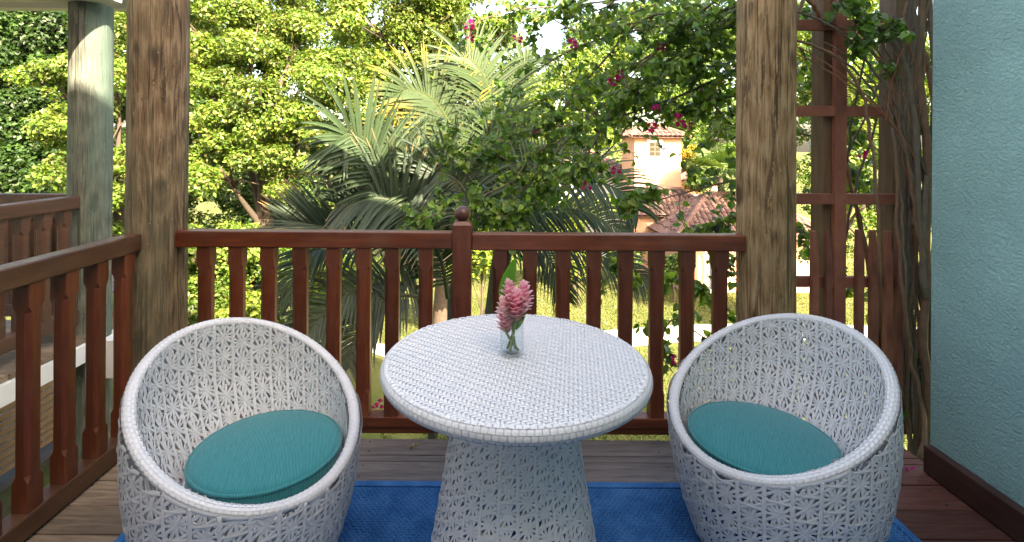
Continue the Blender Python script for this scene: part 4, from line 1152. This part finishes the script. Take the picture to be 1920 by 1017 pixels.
# garden kiosk on the left bank
kp = at(275, 432, 9.4); kz = float(ground_z(kp.x, kp.y))
kio = empty('garden_kiosk', (kp.x, kp.y, kz), 'small dark-shingled kiosk behind the left corner post', 'kiosk')
m = MB(); e = 1.25; ez = kp.z-.78-kz; ap = kp.z-kz
m.add([(-e, -e, ez), (e, -e, ez), (e, e, ez), (-e, e, ez), (0, 0, ap)], [(0, 1, 4), (1, 2, 4), (2, 3, 4), (3, 0, 4), (3, 2, 1, 0)])
m.build('roof', M_SHING, kio)
for d in ((0, -1), (1, 0), (0, 1), (-1, 0)):
    for r in range(7):
        f0 = r/7.0; ee = e*(1-f0)+.03; zz = ez+(ap-ez)*f0
        m = MB(); sx, sy = (-d[1], d[0]); L = 2*ee
        A = Vector((d[0]*ee, d[1]*ee, zz+.02)); C_ = Vector((d[0]*(ee-e/7-.06), d[1]*(ee-e/7-.06), zz+(ap-ez)/7+.035)); s2 = Vector((sx, sy, 0))
        e1 = ee; e2 = max(.02, ee-e/7-.06)
        m.add([A-s2*e1, A+s2*e1, C_+s2*e2, C_-s2*e2, A-s2*e1-Vector((0, 0, .03)), A+s2*e1-Vector((0, 0, .03))], [(0, 1, 2, 3), (4, 5, 1, 0)])
        m.build('shingle_course', M_SHING, kio)
for sx in (-.95, .95):
    for sy in (-.95, .95):
        m = MB(); m.box((sx-.05, sy-.05, -.3), (sx+.05, sy+.05, ez)); m.build('corner_post', M_SLAT, kio)
m = MB(); m.box((-.9, -.94, 0), (.9, -.88, .75)); m.build('counter_front', M_SLAT, kio)
m = MB(); m.box((-.98, -1.05, .75), (.98, -.7, .80)); m.build('counter_top', M_SLAT, kio)
m = MB(); m.box((.45, -1.25, 0), (.85, -1.10, .62)); m.box((.45, -1.25, .40), (.85, -1.55, .44)); m.build('red_seat', M_REDP, kio)

# ------------------------------------------------------------------ bougainvillea: woody stems on the trellis, arching sprays, leaves, bracts
vin = empty('bougainvillea_vine', (1.82, 2.5, 0), 'bougainvillea with thick thorny stems on the trellis and leafy magenta sprays', 'vine')
VO = Vector((1.82, 2.5, 0))
BARKS = [M_STEM, plain('red_vine_bark', (.36, .155, .085), .7, .3, 24), plain('grey_vine_bark', (.27, .185, .13), .75, .3, 24)]
SR = random.Random(17)
def stem(lst, r0, r1, m_=M_STEM, n=22, nm='stem', thorns=True):
    pts = spline([at(*q)-VO for q in lst], n)
    pts = [p + Vector((SR.gauss(0, .003), SR.gauss(0, .003), 0)) for p in pts]
    if nm == 'stem': r0 *= .74; r1 *= .74
    m = MB(); m.tube(pts, [(r0+(r1-r0)*k/(n-1))*(1+.10*math.sin(k*1.7)) for k in range(n)], 9)
    if thorns:
        for k in range(n//2):
            p = SR.choice(pts); d = Vector((SR.gauss(0, 1), SR.gauss(0, .6), SR.gauss(0, .5))).normalized(); m.tube([p, p+d*(r0+.016)], [.0022, .0004], 4)
    if m_ is M_STEM: m_ = SR.choice(BARKS)
    m.build(nm, m_, vin, smooth=True); return [p+VO for p in pts]
T = 2.50
stem([(1722, 866, 2.40), (1733, 815, 2.44), (1728, 760, T), (1712, 690, T), (1698, 600, T), (1690, 520, T), (1684, 430, T), (1680, 330, T), (1676, 240, T)], .016, .009)
stem([(1738, 900, 2.62), (1740, 760, T), (1732, 640, T), (1740, 540, T), (1736, 450, T), (1742, 360, T), (1736, 270, T), (1728, 190, T), (1722, 110, T), (1730, 0, T), (1732, -60, T)], .026, .021)
stem([(1748, 900, 2.60), (1745, 700, 2.55), (1748, 560, T), (1730, 440, T), (1738, 330, T), (1750, 230, T), (1752, 120, T), (1742, 20, T), (1745, -60, T)], .020, .016)
stem([(1735, 560, T), (1728, 470, T), (1722, 380, T), (1720, 300, T), (1714, 230, T), (1706, 165, T), (1690, 105, T), (1655, 55, T), (1602, 14, T), (1570, -30, T)], .021, .017)
stem([(1752, 420, T), (1750, 300, T), (1752, 190, T), (1735, 110, T), (1716, 68, T), (1704, 66, T), (1692, 34, T)], .022, .012)
stem([(1650, 540, T), (1647, 430, T), (1641, 330, T), (1632, 260, T), (1624, 205, T), (1608, 160, T), (1574, 112, T), (1530, 88, T), (1490, 76, T), (1440, 70, 2.7)], .0105, .009)
stem([(1728, 420, T), (1712, 340, T), (1690, 270, T), (1660, 210, T), (1625, 155, T), (1572, 105, T)], .008, .007, M_TWIG)
stem([(1735, 330, T), (1712, 250, T), (1670, 180, T), (1628, 120, T), (1585, 70, T), (1545, 42, T), (1498, 24, T), (1430, 10, 2.7)], .0095, .007, M_TWIG)
stem([(1700, 640, T), (1697, 520, T), (1690, 400, T), (1682, 300, T), (1672, 220, T), (1665, 150, T)], .010, .007)
stem([(1722, 460, T), (1712, 370, T), (1700, 290, T), (1686, 230, T), (1690, 120, T), (1712, 40, T), (1724, -40, T)], .012, .010)
stem([(1735, 640, 2.58), (1722, 520, 2.60), (1712, 430, 2.6), (1697, 380, 2.56), (1712, 350, 2.56)], .017, .011)
stem([(1655, 700, 2.72), (1625, 480, 2.72), (1590, 330, 2.72), (1575, 260, 2.7), (1588, 200, 2.72)], .014, .010)
stem([(1640, 520, 2.75), (1610, 400, 2.75), (1592, 320, 2.75), (1596, 230, 2.75), (1620, 120, 2.75), (1640, 20, 2.75)], .010, .007, M_TWIG)
stem([(1580, 480, 2.78), (1605, 350, 2.78), (1640, 240, 2.78), (1660, 130, 2.78), (1690, 50, 2.78)], .010, .007, M_TWIG)
stem([(1560, 350, 2.8), (1600, 270, 2.8), (1640, 180, 2.8), (1660, 90, 2.8)], .008, .006, M_TWIG)
stem([(1750, 880, 2.7), (1746, 620, 2.66), (1754, 420, 2.62), (1757, 220, 2.6), (1752, 20, 2.6)], .018, .015, M_TWIG)
stem([(1500, -20, 2.6), (1530, 20, 2.62), (1545, 60, 2.66)], .016, .014)
stem([(1490, 50, 2.6), (1502, 10, 2.6), (1512, -40, 2.6)], .013, .011)
stem([(1694, 90, T-.02), (1680, 130, T-.02), (1668, 180, T-.02), (1660, 240, T-.02)], .004, .003, plain('red_shoot', (.42, .10, .03), .5, .1, 20), 7, 'stem', False)
for k in range(12):
    x = SR.uniform(1700, 1754); stem([(x, 880, 2.64), (x+SR.uniform(-22, 10), 740, 2.60), (x+SR.uniform(-22, 12), 600, 2.56), (x+SR.uniform(-22, 10), 460, 2.55), (x+SR.uniform(-22, 10), 320, 2.52), (x+SR.uniform(-24, 10), 190, 2.5), (x+SR.uniform(-26, 8), 60, 2.5), (x+SR.uniform(-30, 6), -40, 2.5)], SR.uniform(.007, .012), SR.uniform(.005, .010), SR.choice([M_STEM, M_STEM, M_TWIG]), 34)

for k in range(7):
    x = SR.uniform(1690, 1745); y = SR.uniform(250, 480); x1 = SR.uniform(1510, 1640)
    stem([(x, y, 2.52), (x-20, y-110, 2.5), ((x+x1)/2, y-200, 2.5), (x1, y-270, 2.52), (x1-60, y-300, 2.6)], .0065, .004, SR.choice([M_STEM, M_TWIG]), 20)
# sprays: each is a woody branch; twigs and leaves hang from it
sprays = []
def spray(lst, r0=.009, n=22): sprays.append(stem(lst, r0, .003, M_TWIG, n, 'branch', False))
spray([(1640, -40, 2.6), (1480, -30, 2.8), (1380, 40, 3.0), (1260, 110, 3.1), (1140, 190, 3.2), (1040, 290, 3.3), (960, 380, 3.3)], .013, 30)
spray([(1600, -40, 2.7), (1420, 0, 2.9), (1290, 40, 3.1), (1180, 60, 3.2), (1080, 90, 3.3), (980, 150, 3.4), (930, 200, 3.4)], .011, 28)
spray([(1560, -60, 2.7), (1380, -40, 3.0), (1220, -10, 3.2), (1080, 10, 3.3), (960, 20, 3.4), (870, 50, 3.4)], .010, 28)
spray([(1490, 70, 2.8), (1400, 120, 3.0), (1300, 170, 3.1), (1220, 200, 3.2), (1120, 230, 3.2), (1020, 240, 3.3), (930, 262, 3.3)], .011, 28)
spray([(1490, 130, 2.85), (1400, 160, 3.0), (1350, 190, 3.1), (1300, 200, 3.15), (1240, 195, 3.2)], .009)
spray([(1390, 255, 2.95), (1340, 200, 3.0), (1310, 150, 3.05), (1330, 90, 3.05), (1350, 30, 3.0)], .009)
spray([(1490, 330, 2.75), (1430, 345, 2.8), (1380, 340, 2.85), (1320, 352, 2.9), (1262, 368, 2.95), (1210, 380, 3.0), (1180, 372, 3.0)], .006)
spray([(1300, 20, 3.2), (1200, 40, 3.3), (1120, 130, 3.4), (1060, 200, 3.4), (1000, 330, 3.4), (930, 430, 3.3)], .009)
spray([(1240, 90, 3.4), (1160, 140, 3.5), (1090, 170, 3.6), (1000, 200, 3.6), (930, 310, 3.5)], .008)
spray([(1490, 420, 2.8), (1430, 400, 2.9), (1370, 410, 2.95), (1330, 425, 3.0), (1290, 438, 3.0)], .005)
spray([(1490, 640, 2.75), (1400, 600, 2.85), (1330, 560, 2.9), (1290, 530, 2.95), (1250, 520, 3.0)], .006)
spray([(1480, 560, 2.75), (1400, 530, 2.85), (1350, 480, 2.9), (1330, 440, 2.95)], .006)
spray([(1420, 700, 2.85), (1330, 640, 2.95), (1260, 600, 3.0), (1240, 660, 3.0), (1262, 700, 3.0)], .005)
spray([(960, 380, 3.3), (900, 400, 3.3), (840, 400, 3.3), (790, 410, 3.3)], .006)
spray([(930, 430, 3.4), (880, 330, 3.4), (840, 290, 3.45), (860, 230, 3.5)], .006)
spray([(1230, 540, 3.2), (1180, 500, 3.2), (1140, 520, 3.2), (1120, 570, 3.2)], .003, 14)
spray([(1500, 90, 3.1), (1540, 160, 3.2), (1600, 230, 3.2), (1660, 300, 3.1)], .006)
spray([(1500, 250, 3.1), (1560, 270, 3.2), (1620, 330, 3.2), (1690, 380, 3.0)], .006)
spray([(1480, 20, 3.0), (1560, 30, 3.1), (1640, 80, 3.1), (1700, 140, 3.0)], .006)
spray([(1480, 420, 2.9), (1530, 450, 3.0), (1590, 520, 3.0), (1650, 600, 2.9)], .005)
spray([(1560, -20, 2.47), (1596, 20, 2.46), (1604, 60, 2.46), (1622, 110, 2.46)], .004, 14)
spray([(1680, -20, 2.47), (1672, 30, 2.46), (1660, 70, 2.46), (1655, 120, 2.46)], .004, 14)
spray([(1720, 640, 2.62), (1735, 720, 2.62), (1742, 800, 2.62)], .004, 12)
spray([(1400, -30, 2.95), (1330, 10, 3.0), (1240, 90, 3.0), (1180, 150, 3.05), (1100, 290, 3.1), (1060, 330, 3.1)], .009, 26)
spray([(1350, 60, 3.3), (1250, 130, 3.35), (1160, 260, 3.4), (1100, 320, 3.4), (1030, 370, 3.4)], .008, 26)
spray([(1300, -20, 3.5), (1200, 20, 3.5), (1090, 60, 3.6), (1010, 30, 3.6), (900, 90, 3.6)], .008, 26)
spray([(1000, 330, 3.4), (950, 300, 3.4), (900, 280, 3.4), (850, 300, 3.4)], .006)
spray([(1060, 260, 3.3), (1000, 290, 3.3), (960, 340, 3.25), (900, 370, 3.2), (870, 400, 3.2)], .006)
spray([(1060, 330, 3.25), (1010, 350, 3.2), (980, 390, 3.2), (940, 410, 3.15)], .006)
spray([(1390, 0, 2.9), (1350, 50, 2.95), (1290, 60, 3.0), (1230, 40, 3.0), (1150, 50, 3.1)], .006)
spray([(1395, 90, 2.9), (1360, 120, 2.95), (1300, 110, 3.0), (1240, 150, 3.0), (1180, 190, 3.1)], .007)
spray([(1180, -20, 3.2), (1120, 20, 3.2), (1060, 10, 3.3), (1000, 40, 3.3)], .006)
dens_ = [34, 30, 24, 32, 26, 22, 24, 30, 24, 14, 17, 16, 15, 20, 13, 5, 22, 22, 20, 17, 11, 7, 6, 34, 30, 24, 14, 15, 16, 28, 30, 26]
rg = np.random.default_rng(5)
LP = []; LN = []; flowers = []
tw = MB()
for pts, dn in zip(sprays, dens_):
    for k in range(int(dn*(1.1 if dn > 17 else 1))):
        s0 = pts[int(rg.integers(2, len(pts)))]
        L = rg.uniform(.08, .34); d = np.array([rg.normal(-.25, .7), rg.normal(0, .5), rg.normal(.05, .55)]); d /= np.linalg.norm(d)
        if dn <= 17 or len(pts) == 22 and abs(s0.z-.85) < .25 and s0.x > .5: L *= .45
        p = np.array(s0); path = [Vector(p)-VO]; nseg = 5
        for q in range(nseg):
            d = d + np.array([rg.normal(0, .22), rg.normal(0, .2), -.13 + rg.normal(0, .15)]); d /= np.linalg.norm(d); p = p + d*L/nseg; path.append(Vector(p)-VO)
            for z in range(int(rg.integers(2, 4))):
                LP.append(p + rg.normal(0, .012, 3)); LN.append(np.array([d[0]*.2, -.55, .65]))
        tw.tube(path, [.0024, .0022, .0019, .0016, .0012, .0008], 5, False)
        if rg.uniform() < .045 and path[-1].z + VO.z < 2.2: flowers.append(p)
tag(tw.build('twigs', M_TWIG, vin), kind='stuff')
LP = np.array(LP); LN = np.array(LN); nL = len(LP)
print('vine leaves', nL)
VP = [(.085, .185, .025), (.12, .225, .03), (.065, .145, .028), (.17, .265, .04), (.10, .175, .045), (.21, .29, .05)]
# heart-shaped leaf, folded along its midrib
LV = np.array([(0, 0, 0), (.30, .02, .10), (.40, .28, .13), (.28, .62, .09), (0, 1, -.06), (-.28, .62, .09), (-.40, .28, .13), (-.30, .02, .10), (0, .45, -.02)], float)
LV[:, 1] -= .02
LF = [(0, 1, 2, 8), (8, 2, 3, 4), (8, 4, 5, 6), (0, 8, 6, 7)]
def frames(n, Nrm, rng):
    Nn = Nrm + rng.normal(0, .5, (n, 3)); Nn /= np.linalg.norm(Nn, axis=1, keepdims=True)
    Td = rng.normal(0, .55, (n, 3)) + np.array([0, 0, -.75]); Td -= Nn*(Td*Nn).sum(1, keepdims=True); Td /= np.linalg.norm(Td, axis=1, keepdims=True)
    return np.cross(Td, Nn), Td, Nn
Sx, Ty, Nz = frames(nL, LN, rg); sz = rg.uniform(.030, .060, nL)
order = np.argsort(LP[:, 1]); near = order[:300]; rest = order[300:]
lme = bpy.data.meshes.new('leaf'); lme.from_pydata([tuple(v) for v in LV], [], LF); lme.update(); lme.materials.append(M_VLEAF1)
for k in near:
    o = bpy.data.objects.new('leaf', lme); col.objects.link(o); o.parent = vin
    mx = Matrix([[Sx[k][r], Ty[k][r], Nz[k][r], LP[k][r]-VO[r]] for r in range(3)] + [[0, 0, 0, 1]]) @ Matrix.Diagonal((sz[k], sz[k], sz[k], 1))
    o.matrix_local = mx
Vv = (LP[rest][:, None] - np.array(VO) + sz[rest][:, None, None]*(LV[None, :, 0:1]*Sx[rest][:, None] + LV[None, :, 1:2]*Ty[rest][:, None] + LV[None, :, 2:3]*Nz[rest][:, None]))
Ff = (np.arange(len(rest))[:, None, None]*9 + np.array(LF)[None]).reshape(-1, 4)
tag(link('leaf_mass', np_mesh('leaf_mass', Vv.reshape(-1, 3), Ff, np.repeat(tints(len(rest), VP, rg, .3), 9, 0)), M_VLEAF, vin), kind='stuff')
def bract(p, s, seed):
    r_ = np.random.default_rng(seed); V = []; F = []; C = []
    for k in range(14):
        d = r_.normal(0, 1, 3); d /= np.linalg.norm(d); e = np.cross(d, r_.normal(0, 1, 3)); e /= np.linalg.norm(e); n_ = np.cross(d, e)
        o = d*s*.25; b = len(V); V += [o, o+d*s*.5+e*s*.33+n_*s*.1, o+d*s*.95, o+d*s*.5-e*s*.33+n_*s*.1]; F.append((b, b+1, b+2, b+3)); C += [np.array((.60, .02, .20))*r_.uniform(.6, 1.25)]*4
    link('flower', np_mesh('flower', V, F, np.array(C)), M_PETAL, vin, Vector(p)-VO)
for k, (x, y, d, s) in enumerate([(880, 48, 3.3, .055), (881, 70, 3.3, .045), (970, 72, 3.3, .05), (1073, 82, 3.2, .05), (1240, 88, 3.0, .045), (1163, 140, 3.1, .045), (1152, 152, 3.1, .05), (1272, 225, 3.0, .055), (1290, 234, 3.0, .05), (1222, 238, 3.0, .045), (1156, 320, 3.1, .05), (1100, 350, 3.2, .05), (1267, 676, 2.95, .05), (1624, 70, 2.6, .06), (1616, 290, 2.75, .035), (1005, 250, 3.3, .04), (1230, 205, 3.0, .04), (1385, 155, 2.9, .035), (712, 757, 3.3, .045), (694, 762, 3.3, .04)]):
    bract(at(x, y, d), s*.72, k)
print('triangles', sum(len(o.data.loop_triangles) if o.data.loop_triangles else sum(len(p.vertices)-2 for p in o.data.polygons) for o in sc.objects if o.type == 'MESH' and len(o.data.polygons) < 2000000) if False else 'ok')
